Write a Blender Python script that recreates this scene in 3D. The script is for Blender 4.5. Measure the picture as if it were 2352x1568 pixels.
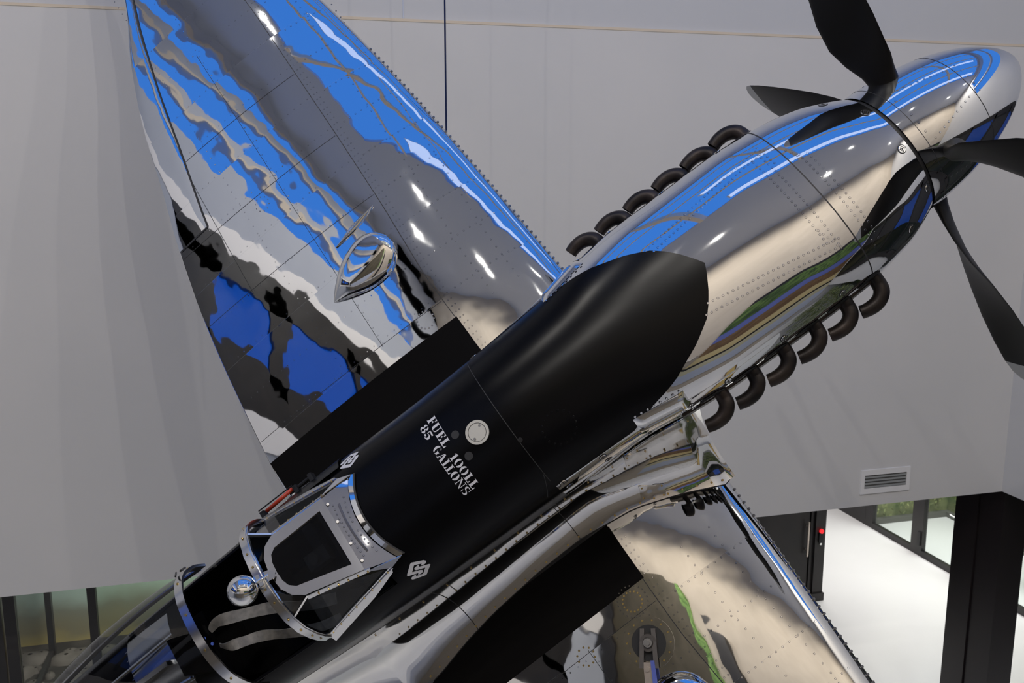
import bpy, bmesh, math, random
import numpy as np
from mathutils import Vector, Matrix
random.seed(4)
PI = math.pi
for o in list(bpy.data.objects): bpy.data.objects.remove(o)
sc = bpy.context.scene
COL = sc.collection
# ------------------------------------------------------------------ camera
FPX = 2150.0
pit = math.atan(393/FPX); yaw = math.radians(15.1)
Fw = Vector((math.sin(yaw)*math.cos(pit), math.cos(yaw)*math.cos(pit), -math.sin(pit)))
Rt = Vector((math.cos(yaw), -math.sin(yaw), 0)); Up = Rt.cross(Fw)
cd = bpy.data.cameras.new('camera'); cam = bpy.data.objects.new('camera', cd); COL.objects.link(cam)
cam.matrix_world = Matrix(((Rt.x, Up.x, -Fw.x, 0), (Rt.y, Up.y, -Fw.y, 0), (Rt.z, Up.z, -Fw.z, 0), (0, 0, 0, 1)))
cd.sensor_width = 36; cd.lens = FPX/2352*36
cd.dof.use_dof = True; cd.dof.focus_distance = 4.9; cd.dof.aperture_fstop = 4.5
cd.clip_start = 0.05
sc.camera = cam
# ------------------------------------------------------------------ world, exposure
wd = bpy.data.worlds.new('sky'); sc.world = wd; wd.use_nodes = True
bg = wd.node_tree.nodes['Background']; bg.inputs[0].default_value = (0.050, 0.225, 0.76, 1); bg.inputs[1].default_value = 1.0
vs = sc.view_settings; vs.view_transform = 'Standard'; vs.look = 'None'; vs.exposure = 0.0; vs.gamma = 1.0
vs.use_curve_mapping = False
# ------------------------------------------------------------------ large area lights
def area(name, loc, size, power, color, rot=(0, 0, 0), sizey=None):
    l = bpy.data.lights.new(name, 'AREA'); l.energy = power; l.color = color; l.size = size
    if sizey: l.shape = 'RECTANGLE'; l.size_y = sizey
    o = bpy.data.objects.new(name, l); o.location = loc; o.rotation_euler = rot; COL.objects.link(o); return o
area('lobby_ceiling_light', (9.9, 13.0, -3.5), 2.6, 150, (1.0, .955, .93), sizey=6.5)  # unseen fill lamps, added to brighten the lobby and the left rooms
area('lobby_ceiling_light', (12.1, 12.5, -3.5), 1.4, 230, (1.0, .955, .93), sizey=5)
area('lobby_ceiling_light', (-1.0, 11.5, -3.5), 2.0, 260, (1.0, .95, .85), sizey=3)
def spot(loc, power, color=(1.0, .95, .88), cone=174):
    l = bpy.data.lights.new('ceiling_downlight', 'SPOT'); l.energy = power; l.color = color; l.shadow_soft_size = .04; l.spot_size = math.radians(cone); l.spot_blend = .6  # bare fill spots without fixtures, added to light the hall
    o = bpy.data.objects.new('ceiling_downlight', l); o.location = loc; COL.objects.link(o)
for x_, y_ in ((-5.4, -2.4), (-2.2, -2.4), (1.5, -2.4), (6.0, -2.4), (-3.2, -.6), (2.6, -.6), (7.2, -.6), (-5.0, 3.6)):
    spot((x_, y_, 7.9), 400)
# ------------------------------------------------------------------ materials
def mat(name, base=(.8, .8, .8), metal=0., rough=.5, spec=.5, coat=0.):
    m = bpy.data.materials.new(name); m.use_nodes = True
    b = m.node_tree.nodes['Principled BSDF']
    b.inputs['Base Color'].default_value = (*base, 1); b.inputs['Metallic'].default_value = metal
    b.inputs['Roughness'].default_value = rough; b.inputs['Specular IOR Level'].default_value = spec
    b.inputs['Coat Weight'].default_value = coat
    return m
def nd(m, t, **k):
    n = m.node_tree.nodes.new(t)
    for a, v in k.items(): setattr(n, a, v)
    return n
def lk(m, a, b): m.node_tree.links.new(a, b)
def bump_noise(m, scale, dist, detail=2, vec_scale=(1, 1, 1), rough=.5, panel=None, second=None):
    b = m.node_tree.nodes['Principled BSDF']
    tc = nd(m, 'ShaderNodeTexCoord'); mp = nd(m, 'ShaderNodeMapping'); mp.inputs['Scale'].default_value = vec_scale
    n = nd(m, 'ShaderNodeTexNoise'); n.inputs['Scale'].default_value = scale; n.inputs['Detail'].default_value = detail
    n.inputs['Roughness'].default_value = rough
    lk(m, tc.outputs['Object'], mp.inputs[0]); lk(m, mp.outputs[0], n.inputs['Vector'])
    if panel:   # a different dent pattern for every skin panel between ribs
        n.noise_dimensions = '4D'
        sx = nd(m, 'ShaderNodeSeparateXYZ'); lk(m, tc.outputs['Object'], sx.inputs[0])
        my = nd(m, 'ShaderNodeMath', operation='MULTIPLY'); my.inputs[1].default_value = panel; lk(m, sx.outputs['Y'], my.inputs[0])
        fy = nd(m, 'ShaderNodeMath', operation='FLOOR'); lk(m, my.outputs[0], fy.inputs[0])
        mu = nd(m, 'ShaderNodeMath', operation='MULTIPLY'); mu.inputs[1].default_value = .22; lk(m, fy.outputs[0], mu.inputs[0])
        lk(m, mu.outputs[0], n.inputs['W'])
    bp = nd(m, 'ShaderNodeBump'); bp.inputs['Strength'].default_value = 1; bp.inputs['Distance'].default_value = dist
    h = n.outputs['Fac']
    if second:
        n2 = nd(m, 'ShaderNodeTexNoise'); n2.inputs['Scale'].default_value = second[0]; n2.inputs['Detail'].default_value = 1
        lk(m, mp.outputs[0], n2.inputs['Vector'])
        ma = nd(m, 'ShaderNodeMath', operation='MULTIPLY_ADD'); ma.inputs[1].default_value = second[1]
        lk(m, n2.outputs['Fac'], ma.inputs[0]); lk(m, h, ma.inputs[2]); h = ma.outputs[0]
    lk(m, h, bp.inputs['Height']); lk(m, bp.outputs[0], b.inputs['Normal'])
def mottle(m, c1, c2, scale=3, detail=4, lo=.35, hi=.65):
    b = m.node_tree.nodes['Principled BSDF']
    tc = nd(m, 'ShaderNodeTexCoord'); n = nd(m, 'ShaderNodeTexNoise'); n.inputs['Scale'].default_value = scale; n.inputs['Detail'].default_value = detail
    r = nd(m, 'ShaderNodeValToRGB'); r.color_ramp.elements[0].position = lo; r.color_ramp.elements[1].position = hi
    r.color_ramp.elements[0].color = (*c1, 1); r.color_ramp.elements[1].color = (*c2, 1)
    lk(m, tc.outputs['Object'], n.inputs['Vector']); lk(m, n.outputs['Fac'], r.inputs[0]); lk(m, r.outputs[0], b.inputs['Base Color'])
    return m
M = {}
M['cowl'] = mat('polished_cowl_metal', (.80, .81, .82), 1, .02); bump_noise(M['cowl'], 3.0, .0016, 1)
M['spinner'] = mat('polished_spinner_metal', (.80, .81, .82), 1, .02); bump_noise(M['spinner'], 2.0, .0008, 1)
M['wing'] = mat('polished_wing_skin', (.76, .78, .80), 1, .025); bump_noise(M['wing'], 2.3, .0125, 2, (1.0, .8, 1), .35, panel=1.8, second=(9, .05))
M['wingr'] = mat('polished_starboard_skin', (.79, .79, .77), 1, .025); bump_noise(M['wingr'], 2.2, .010, 2, (1.0, .8, 1), .35, panel=1.8, second=(9, .06))
M['fillet'] = mat('polished_fillet_metal', (.84, .83, .81), 1, .05); bump_noise(M['fillet'], 3.5, .003, 1)
M['chrome'] = mat('chrome', (.86, .86, .85), 1, .03)
M['frame'] = mat('brushed_frame_metal', (.74, .74, .74), 1, .16)
M['steel'] = mat('dull_steel', (.35, .34, .33), 1, .35)
M['rivet'] = mat('rivet_rim', (.13, .13, .14), 1, .35)
M['rtop'] = mat('rivet_head', (.72, .73, .75), 1, .03)
M['brass'] = mat('brass_screw', (.50, .36, .14), 1, .3)
M['seam'] = mat('seam_gap', (.02, .02, .022), 0, .6)
M['black'] = mat('satin_black_paint', (.0022, .0022, .0028), 0, .24, .14); bump_noise(M['black'], 3.0, .0015, 1)
M['walk'] = mat('matt_black_walkway', (.0035, .003, .003), 0, .8, .1)
M['blade'] = mat('matt_black_blade', (.0035, .003, .003), 0, .42, .2)
M['tip'] = mat('grey_blade_tip', (.42, .42, .42), 0, .5)
M['exh'] = mottle(mat('sooty_exhaust_steel', (.03, .025, .022), .6, .42), (.012, .010, .010), (.040, .030, .026), 9)
M['white'] = mat('white_stencil_paint', (.62, .62, .66), 0, .5)
M['cap'] = mat('cream_fuel_cap_metal', (.62, .60, .54), .35, .35)
M['cock'] = mat('cockpit_black', (.004, .0045, .004), 0, .6, .2)
M['strap'] = mottle(mat('webbing', (.3, .29, .26), 0, .85), (.20, .19, .175), (.30, .28, .25), 30)
M['red'] = mat('red_paint', (.55, .05, .02), 0, .35)
M['dark'] = mat('dark_metal', (.02, .02, .022), .5, .35)
def glass(name, tint, refl=.12):
    m = bpy.data.materials.new(name); m.use_nodes = True; nt = m.node_tree; nt.nodes.remove(nt.nodes['Principled BSDF'])
    out = nt.nodes['Material Output']; mx = nd(m, 'ShaderNodeMixShader'); t = nd(m, 'ShaderNodeBsdfTransparent'); g = nd(m, 'ShaderNodeBsdfGlossy')
    t.inputs[0].default_value = (*tint, 1); g.inputs['Roughness'].default_value = .02
    fr = nd(m, 'ShaderNodeFresnel'); fr.inputs[0].default_value = 1.45
    gm = nd(m, 'ShaderNodeNewGeometry'); iv = nd(m, 'ShaderNodeMath', operation='SUBTRACT'); iv.inputs[0].default_value = 1; lk(m, gm.outputs['Backfacing'], iv.inputs[1])
    mm = nd(m, 'ShaderNodeMath', operation='MULTIPLY'); lk(m, iv.outputs[0], mm.inputs[0]); lk(m, fr.outputs[0], mm.inputs[1]); lk(m, mm.outputs[0], mx.inputs[0]); lk(m, t.outputs[0], mx.inputs[1]); lk(m, g.outputs[0], mx.inputs[2]); lk(m, mx.outputs[0], out.inputs[0])
    return m
M['glass'] = glass('clear_glass', (.80, .84, .84))
M['perspex'] = glass('canopy_perspex', (.62, .64, .66))
M['armour'] = glass('armoured_glass', (.40, .43, .48))
# ------------------------------------------------------------------ mesh helpers
def link(name, me, m=None, parent=None, smooth=True, auto=None):
    o = bpy.data.objects.new(name, me); COL.objects.link(o)
    if m is not None:
        for q in (m if isinstance(m, (list, tuple)) else [m]): me.materials.append(q)
    if smooth:
        for p in me.polygons: p.use_smooth = True
        if auto is not None and hasattr(me, 'set_sharp_from_angle'): me.set_sharp_from_angle(angle=math.radians(auto))
    if parent is not None: o.parent = parent
    return o
class MB:
    def __init__(s): s.v = []; s.f = []; s.mi = []
    def add(s, vs, fs, mi=0):
        b = len(s.v); s.v += [tuple(v) for v in vs]; s.f += [tuple(b+i for i in f) for f in fs]; s.mi += [mi]*len(fs)
    def box(s, a, b, mi=0, R=None):
        x0, y0, z0 = a; x1, y1, z1 = b
        vs = [Vector(p) for p in ((x0,y0,z0),(x1,y0,z0),(x1,y1,z0),(x0,y1,z0),(x0,y0,z1),(x1,y0,z1),(x1,y1,z1),(x0,y1,z1))]
        if R is not None: vs = [R @ v for v in vs]
        s.add(vs, [(0,3,2,1),(4,5,6,7),(0,1,5,4),(1,2,6,5),(2,3,7,6),(3,0,4,7)], mi)
    def grid(s, P, closed_u=False, mi=0, flip=False):   # P[i][j]
        n = len(P); k = len(P[0]); b = len(s.v)
        for r in P:
            for p in r: s.v.append(tuple(p))
        for i in range(n-1):
            for j in range(k if closed_u else k-1):
                j2 = (j+1) % k
                f = (b+i*k+j, b+i*k+j2, b+(i+1)*k+j2, b+(i+1)*k+j)
                s.f.append(f[::-1] if flip else f); s.mi.append(mi)
    def disc(s, c, n, r, h, seg=12, mi=0, r2=None, top=True):
        c = Vector(c); n = Vector(n).normalized(); a = n.orthogonal().normalized(); b = n.cross(a); r2 = r if r2 is None else r2
        lo = [c+(a*math.cos(t)+b*math.sin(t))*r for t in [2*PI*i/seg for i in range(seg)]]
        hi = [c+n*h+(a*math.cos(t)+b*math.sin(t))*r2 for t in [2*PI*i/seg for i in range(seg)]]
        s.add(lo+hi, [(i, (i+1) % seg, seg+(i+1) % seg, seg+i) for i in range(seg)]+([tuple(range(seg, 2*seg))] if top else []), mi)
    def ring(s, c, n, r0, r1, h, seg=20, mi=0):
        c = Vector(c); n = Vector(n).normalized(); a = n.orthogonal().normalized(); b = n.cross(a)
        prof = [(r1, 0), (r1, h), (r0, h), (r0, 0)]
        P = [[c+n*hh+(a*math.cos(t)+b*math.sin(t))*rr for t in [2*PI*i/seg for i in range(seg)]] for rr, hh in prof]
        s.grid(P, True, mi)
    def tube(s, pts, r, seg=10, mi=0, cap=True, flat=1.0):
        pts = [Vector(p) for p in pts]; rr = r if isinstance(r, (list, tuple)) else [r]*len(pts); P = []; a = None
        for i, p in enumerate(pts):
            t = (pts[min(i+1, len(pts)-1)]-pts[max(i-1, 0)]).normalized()
            a = t.orthogonal().normalized() if a is None else (a-t*a.dot(t)).normalized()
            b = t.cross(a); P.append([p+(a*math.cos(q)+b*flat*math.sin(q))*rr[i] for q in [2*PI*k/seg for k in range(seg)]])
        b0 = len(s.v); s.grid(P, True, mi)
        if cap:
            s.f.append(tuple(b0+k for k in range(seg))[::-1]); s.mi.append(mi)
            e = b0+seg*(len(pts)-1); s.f.append(tuple(e+k for k in range(seg))); s.mi.append(mi)
    def sweep(s, pts, side, w, t, mi=0):     # rectangular strip: side = width direction per point or one vector
        pts = [Vector(p) for p in pts]; P = []
        for i, p in enumerate(pts):
            tg = (pts[min(i+1, len(pts)-1)]-pts[max(i-1, 0)]).normalized()
            sd = Vector(side[i] if isinstance(side, list) else side); sd = (sd-tg*sd.dot(tg)).normalized(); n = tg.cross(sd)
            ww = w[i] if isinstance(w, (list, tuple)) else w
            P.append([p+sd*ww/2+n*t/2, p+sd*ww/2-n*t/2, p-sd*ww/2-n*t/2, p-sd*ww/2+n*t/2])
        b0 = len(s.v); s.grid(P, True, mi); s.f.append((b0, b0+1, b0+2, b0+3)); s.mi.append(mi)
        e = b0+4*(len(pts)-1); s.f.append((e+3, e+2, e+1, e)); s.mi.append(mi)
    def plate(s, poly, n, t, mi=0):
        poly = [Vector(p) for p in poly]; n = Vector(n).normalized(); k = len(poly)
        s.add(poly+[p+n*t for p in poly], [tuple(range(k))[::-1], tuple(range(k, 2*k))]+[(i, (i+1) % k, k+(i+1) % k, k+i) for i in range(k)], mi)
    def build(s, name, m, parent=None, smooth=False, auto=None, normals=False):
        me = bpy.data.meshes.new(name); me.from_pydata(s.v, [], s.f)
        if m is M['rivet']: m = [M['rivet'], M['rtop']]
        nm_ = len(m) if isinstance(m, (list, tuple)) else 1
        for p, i in zip(me.polygons, s.mi): p.material_index = min(i, nm_-1)
        if normals:
            bm = bmesh.new(); bm.from_mesh(me); bmesh.ops.recalc_face_normals(bm, faces=bm.faces); bm.to_mesh(me); bm.free()
        me.update(); return link(name, me, m, parent, smooth, auto)
def empty(name, loc=(0, 0, 0), parent=None):
    o = bpy.data.objects.new(name, None); o.location = loc; COL.objects.link(o); o.empty_display_size = .2
    if parent is not None: o.parent = parent
    return o
def tag(o, label=None, cat=None, group=None, kind=None):
    if label: o['label'] = label
    if cat: o['category'] = cat
    if group: o['group'] = group
    if kind: o['kind'] = kind
    return o
def struct(name, mb, m, **k): return tag(mb.build(name, m, **k), kind='structure')
# ------------------------------------------------------------------ the building
m_wall = mottle(mat('wall_paint', (.60, .59, .59), 0, .75, .2), (.585, .58, .58), (.615, .605, .60), .7)
m_wallup = mat('upper_wall_paint', (.54, .545, .56), 0, .8, .2)
m_trim = mat('trim_beige', (.62, .53, .42), 0, .6)
m_beige = mottle(mat('beige_wall', (.56, .48, .38), 0, .8), (.53, .455, .36), (.58, .50, .40), 1.2)
m_ceil = mat('grey_ceiling', (.52, .56, .66), 0, .8)
m_floor = mottle(mat('white_resin_floor', (.80, .79, .78), 0, .28, .4), (.78, .77, .76), (.82, .81, .80), .6)
m_blk = mottle(mat('black_door_steel', (.022, .020, .021), 0, .38, .4), (.018, .017, .018), (.026, .023, .023), 2)
m_blk2 = mat('black_column_steel', (.016, .012, .013), 0, .33, .5)
m_green = mottle(mat('planted_wall', (.15, .22, .05), 0, .9), (.10, .15, .05), (.26, .28, .12), 5, 6)
WY = 8.386; WB = -3.6; CX = 8.05; ZC = 8.0; FZ = -6.8
b = MB(); b.box((-9.0, WY, WB), (CX, WY+.20, 1.277)); struct('wall_back', b, m_wall)
b = MB(); b.box((-9.0, WY+.05, 1.277), (CX, WY+.20, ZC)); struct('wall_back_upper', b, m_wallup)
b = MB(); b.box((-9.0, WY-.004, 1.262), (CX, WY+.05, 1.285)); struct('trim_1', b, m_trim)
b = MB(); b.box((1.295, WY+.044, 1.285), (1.303, WY+.052, ZC)); struct('trim_2', b, m_ceil)
b = MB(); b.box((CX, -5.0, WB), (CX+.20, WY+.2, 4.6)); b.box((CX, -5.0, 4.6), (CX+.20, -1.0, ZC)); b.box((CX, 8.0, 4.6), (CX+.20, WY+.2, ZC)); b.box((CX, -1, 7.6), (CX+.2, 8.0, ZC)); b.box((CX, -1, 6.0), (CX+.2, 8.0, 6.15)); struct('wall_right', b, m_wall)  # high openings added out of view so the spinner mirrors sky
# left wall with unseen window openings added so the wing mirrors blue sky
LX = -9.0
b = MB(); b.box((LX-.2, -5, FZ), (LX, 18, .3))
lv = [(2.6, 4.75), (5.25, 5.65), (6.35, 6.85), (7.45, ZC)]
for z0, z1 in lv: b.box((LX-.2, -5, z0), (LX, WY, z1))
b.box((LX-.2, -5, .3), (LX, -2.6, 2.6)); b.box((LX-.2, 4.2, .3), (LX, WY, 2.6)); b.box((LX-.2, -5, 4.7), (LX, -3.4, ZC)); b.box((LX-.2, 7.6, 4.7), (LX, WY, ZC)); struct('wall_left', b, mat('bluish_wall_paint', (.47, .49, .54), 0, .8))
b = MB(); b.box((LX-.15, -3.6, -.5), (LX+.08, 5.2, .75)); b.box((LX-.15, -3.6, 2.2), (LX+.08, 5.2, 2.9))
for y0, y1 in ((-3.6, -2.3), (-.9, -.55), (1.3, 1.8), (3.6, 5.2)): b.box((LX-.15, y0, .3), (LX+.08, y1, 2.6))
struct('window_1', b, m_blk)
b = MB(); b.box((LX-.1, -2.4, .7), (LX-.09, 3.8, 2.3)); struct('window_22', b, glass('dark_blue_tinted_glass', (.36, .55, .72)))
b = MB(); b.box((LX-.02, -5, -1.2), (LX+.12, 6.4, -.5)); b.box((LX-.02, -5, 2.9), (LX+.06, 7.4, 3.45)); struct('trim_3', b, mat('white_sill', (.90, .86, .82), 0, .5))
b = MB()
for z in (5.25, 6.35, 7.45): b.box((LX, -3.4, z-.02), (LX+.10, 7.6, z+.10))
struct('trim_6', b, m_trim)
# ceiling: grey slab around a big unseen skylight, added to give the metal blue reflections
SX0, SX1, SY0, SY1 = -4.6, 7.9, 0.9, 8.2
b = MB()
b.box((SX0, -5, ZC), (8.25, SY0, ZC+.2)); b.box((SX1, SY0, ZC), (8.25, WY+.2, ZC+.2)); b.box((SX0, SY1, ZC), (SX1, WY+.2, ZC+.2))
b.box((LX, -5, ZC), (SX0, WY+.2, ZC+.2))
struct('ceiling', b, m_ceil)
# unseen dark and blue glazing added on the right wall for spinner reflections
b = MB(); b.box((CX-.08, -4.6, -2.7), (CX, 6.8, -2.4)); b.box((CX-.08, -4.6, .1), (CX, 6.8, .4))
for y in (-4.6, -2.4, .2, 2.6, 4.8, 6.6): b.box((CX-.08, y, -2.5), (CX, y+.2, .3))
struct('window_19', b, m_blk)
b = MB(); b.box((CX-.03, -4.6, -2.5), (CX-.01, 6.8, -1.2)); struct('window_20', b, mat('dark_glazing', (.01, .014, .012), 0, .1))
b = MB(); b.box((CX-.03, 4.9, -1.2), (CX-.01, 6.6, .1)); b.box((CX-.03, .4, -1.2), (CX-.01, 2.6, .1)); struct('window_21', b, mat('blue_film_glazing', (.02, .07, .32), 0, .15))
b = MB(); b.box((CX-.02, -4.6, -1.2), (CX-.005, 6.8, .1)); struct('window_23', b, M['seam'])
# beams of the skylight
b = MB()
for y in (2.9, 5.3, 7.0): b.box((SX0, y-.09, ZC-.2), (SX1, y+.09, ZC))
for x in (-2.0, .9, 5.2): b.box((x-.06, SY0, ZC-.25), (x+.06, SY1, ZC))
struct('window_2', b, mat('beige_beam', (.85, .72, .56), 0, .6))
m_lamp = bpy.data.materials.new('lamp_diffuser'); m_lamp.use_nodes = True
e_ = m_lamp.node_tree.nodes['Principled BSDF']; e_.inputs['Emission Color'].default_value = (.42, .58, 1, 1); e_.inputs['Emission Strength'].default_value = .95; e_.inputs['Base Color'].default_value = (.7, .7, .7, 1)
for i, y in enumerate((1.55, 4.45)):  # unseen strip lamps added so the metal mirrors lavender streaks
    t = empty('linear_ceiling_light', (3, y, ZC-.4))
    tag(t, ['long pale linear light under the skylight, the one nearer the gallery', 'long pale linear light under the middle of the skylight'][i], 'ceiling light', 'linear lights under the skylight')
    q = MB(); q.box((-4.3, -.22, 0), (4.3, .22, .06)); q.box((-3, -.01, .06), (-2.98, .01, .4)); q.box((3, -.01, .06), (3.02, .01, .4)); q.build('housing', M['frame'], t)
    q = MB(); q.box((-4.25, -.20, -.02), (4.25, .20, 0)); q.build('diffuser', m_lamp, t)
# wall behind the photographer and the gallery the camera stands on
b = MB(); b.box((LX, -5.2, FZ), (8.25, -5.0, ZC)); struct('wall_front', b, m_beige)
b = MB(); b.box((LX, -5.0, -1.9), (1.6, -.25, -1.6)); struct('floor_gallery', b, mat('gallery_floor', (.35, .33, .31), 0, .5))
for k, (z0, z1, d, mm) in enumerate([(.75, 1.0, .10, m_blk), (-.35, .75, .10, mottle(mat('ivy_band', (.1, .2, .05), 0, .9), (.03, .06, .02), (.12, .20, .05), 4)), (-1.0, -.35, .08, mat('violet_blue_glazing_band', (.13, .16, .42), 0, .3)),
                              (-2.0, -1.0, .12, mottle(mat('brown_cladding', (.2, .1, .04), 0, .5), (.14, .08, .035), (.22, .13, .06), 3)), (-2.8, -2.0, .10, mat('ochre_cladding', (.66, .52, .25), 0, .5)), (-3.1, -2.8, .10, m_blk), (-3.8, -3.1, .10, mat('straw_cladding', (.60, .55, .36), 0, .5)), (-5.4, -3.8, .10, m_ceil)]):
    b = MB(); b.box((1.8, -5.0, z0), (8.0, -5.0+d, z1)); struct('trim_front_%d' % (k+1), b, mm)  # unseen colour bands, added for the polished cowl to mirror
b = MB(); b.box((-8.9, -5.0, 1.2), (-4.0, -4.9, 5.2)); struct('trim_front_9', b, mottle(mat('olive_brown_panel', (.09, .075, .045), 0, .6), (.075, .062, .035), (.11, .09, .055), 1.5))  # this and the next panels: unseen, added for the starboard wing to mirror
b = MB(); b.box((-4.0, -5.0, 1.2), (-3.75, -4.85, 5.2)); struct('trim_front_10', b, mottle(mat('green_wall_edge', (.2, .35, .08), 0, .9), (.10, .20, .05), (.30, .48, .14), 6))
b = MB(); b.box((-3.1, -5.0, -1.6), (-2.6, -4.8, 4.4)); b.box((-8.9, -5.0, -1.6), (-8.2, -4.8, 5.0)); struct('trim_front_11', b, m_blk)
b = MB(); b.box((-8.2, -5.0, -1.6), (-4.2, -4.9, 1.1)); struct('trim_front_12', b, m_ceil)
b = MB(); b.box((8.25, -5.2, FZ), (16.5, -5.0, WB+.15)); struct('wall_lobby_front', b, m_wall)
# ground floor
b = MB(); b.box((LX-.2, -5.2, FZ-.2), (16.5, 19, FZ)); struct('floor', b, m_floor)
b = MB(); b.box((-9, WY+.2, WB+.15), (16.5, 18.2, WB+.3)); b.box((8.25, -5.2, WB+.15), (16.5, WY+.2, WB+.3)); struct('ceiling_lobby', b, m_ceil)
b = MB(); b.box((8.48, 18, FZ), (16.5, 18.2, WB+.15)); struct('wall_lobby_back', b, mat('white_wall', (.78, .77, .76), 0, .7))
b = MB(); b.box((16.3, -5, FZ), (16.5, 18, WB+.15)); struct('wall_lobby_right', b, m_green)
# dark door block
b = MB(); b.box((8.30, 12.30, FZ), (8.48, 17.9, WB+.15)); b.box((4.2, 12.42, FZ), (8.30, 12.55, WB+.15)); b.box((8.235, 12.34, FZ), (8.30, 12.5, WB+.15)); struct('wall_lobby_left', b, m_blk)
b = MB(); b.box((8.25, 12.27, FZ), (8.50, 17.9, FZ+.13)); struct('baseboard_lobby', b, m_blk)
b = MB(); b.box((7.15, 12.36, FZ+.02), (8.22, 12.41, WB+.1)); dr = struct('door_1', b, m_blk)
b = MB(); b.tube([(8.165, 12.29, -6.02), (8.165, 12.29, -5.45)], .018, 10); b.tube([(8.165, 12.36, -5.93), (8.165, 12.29, -5.93)], .012, 8); b.tube([(8.165, 12.36, -5.54), (8.165, 12.29, -5.54)], .012, 8)
h = b.build('door_handle', mat('satin_steel_handle', (.75, .66, .58), .8, .3), dr); h['label'] = 'vertical satin steel pull handle'
t = empty('access_reader', (8.385, 12.30, -5.70)); tag(t, 'small door access reader with a glowing red light on the black jamb', 'access reader')
b = MB(); b.box((-.032, -.03, -.10), (.030, 0, .05)); b.build('housing', M['dark'], t)
b = MB(); b.disc((0, -.018, .085), (0, -1, 0), .034, .03, 16); mr = bpy.data.materials.new('red_led'); mr.use_nodes = True
e_ = mr.node_tree.nodes['Principled BSDF']; e_.inputs['Base Color'].default_value = (.8, .02, .02, 1); e_.inputs['Emission Color'].default_value = (1, .02, .03, 1); e_.inputs['Emission Strength'].default_value = .9
b.build('red_light', mr, t)
b = MB(); b.disc((.0, -.018, -.13), (0, -1, 0), .018, .015, 12); b.build('key_switch', M['chrome'], t)
# folded white sign with black feet just past the jamb
t = empty('floor_sign', (8.62, 13.1, FZ)); tag(t, 'small white leaning floor sign with black feet beside the black door jamb', 'floor sign')
b = MB(); b.plate([(-.12, 0, .03), (.10, -.05, .03), (.04, .10, .34), (-.18, .15, .34)], (0, -1, .3), .012); b.build('panel', mat('white_plastic', (.85, .85, .85), 0, .4), t)
b = MB(); b.box((-.22, -.05, 0), (.10, -.01, .03)); b.tube([(.05, -.10, .015), (.22, .02, .03)], .016, 6); b.tube([(-.1, .02, .01), (.16, -.12, .02)], .014, 6); b.build('foot', M['dark'], t)
# glazed wall X = 11.2
GX = 11.2
b = MB()
b.box((GX-.03, -4, FZ), (GX+.05, 14.95, FZ+.11)); b.box((GX-.03, 14.95, FZ), (GX+.05, 18, WB+.15)); struct('wall_lobby_glazed', b, m_blk)
def mull(y0, y1, n):
    b = MB(); b.box((GX-.035, y0, FZ+.11), (GX+.055, y1, WB+.15)); return struct(n, b, m_blk)
mull(14.72, 14.94, 'window_3'); mull(13.33, 13.62, 'window_4'); mull(12.22, 12.52, 'window_5'); mull(10.4, 10.62, 'window_6'); mull(8.6, 8.8, 'window_7'); mull(6.4, 6.6, 'window_8')
b = MB(); b.box((GX-.045, 12.27, -6.5), (GX-.038, 12.31, -5.2)); struct('trim_4', b, M['frame'])
b = MB(); b.box((GX-.06, 13.36, -6.6), (GX-.036, 13.43, -6.35)); struct('trim_5', b, M['seam'])
b = MB(); b.box((GX, -4, FZ+.11), (GX+.012, 14.9, WB+.15)); struct('window_9', b, M['glass'])
t = empty('lever_handle', (GX-.04, 12.46, -5.74)); tag(t, 'curved steel lever handle on the black framed glass door', 'door handle')
b = MB(); b.tube([(0, -.03, 0), (-.06, -.03, 0), (-.08, 0, 0), (-.085, .14, .01)], .014, 8); b.build('lever', M['chrome'], t)
b = MB(); b.box((-.01, -.055, -.09), (.004, -.005, .06)); b.build('backplate', M['frame'], t)
# low kerb, planted bank and a dark slanting rail behind the glass
b = MB(); b.box((12.99, -4, FZ), (13.10, 14.99, FZ+.10)); b.box((11.26, 14.88, FZ), (12.99, 14.99, FZ+.10)); struct('wall_planter_kerb', b, mat('grey_kerb', (.10, .10, .085), 0, .8))
b = MB(); b.box((13.16, -4, FZ), (13.7, 15.2, WB+.15)); struct('wall_planted_side', b, m_green)
b = MB(); b.box((11.26, 15.05, FZ), (13.15, 15.2, WB+.15)); struct('wall_planted_end', b, m_green)
def foliage(name, x0, x1, y0, y1, z0, z1, n, sz, m, label, cat):
    b = MB()
    for i in range(n):
        c = Vector((random.uniform(x0, x1), random.uniform(y0, y1), random.uniform(z0, z1))); a = Vector((random.gauss(0, 1), random.gauss(0, 1), random.gauss(0, 1))).normalized(); u = a.orthogonal().normalized()*sz*random.uniform(.5, 1); w = a.cross(u).normalized()*sz*.35
        b.add([c-u, c+w, c+u, c-w], [(0, 1, 2, 3)])
    o = b.build(name, m); return tag(o, label, cat, kind='stuff')
m_leaf = mottle(mat('olive_leaf', (.2, .24, .08), 0, .9), (.13, .16, .05), (.32, .34, .14), 3)
foliage('planting', 13.02, 13.09, 4, 14.8, FZ+.14, FZ+3.0, 2600, .06, m_leaf, 'olive green planting along the right side behind the glazed lobby', 'plants')
foliage('planting', 11.4, 12.9, 14.90, 14.98, FZ+.14, FZ+3.0, 900, .06, m_leaf, 'olive green planting across the far end of the glazed lobby', 'plants')
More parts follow.
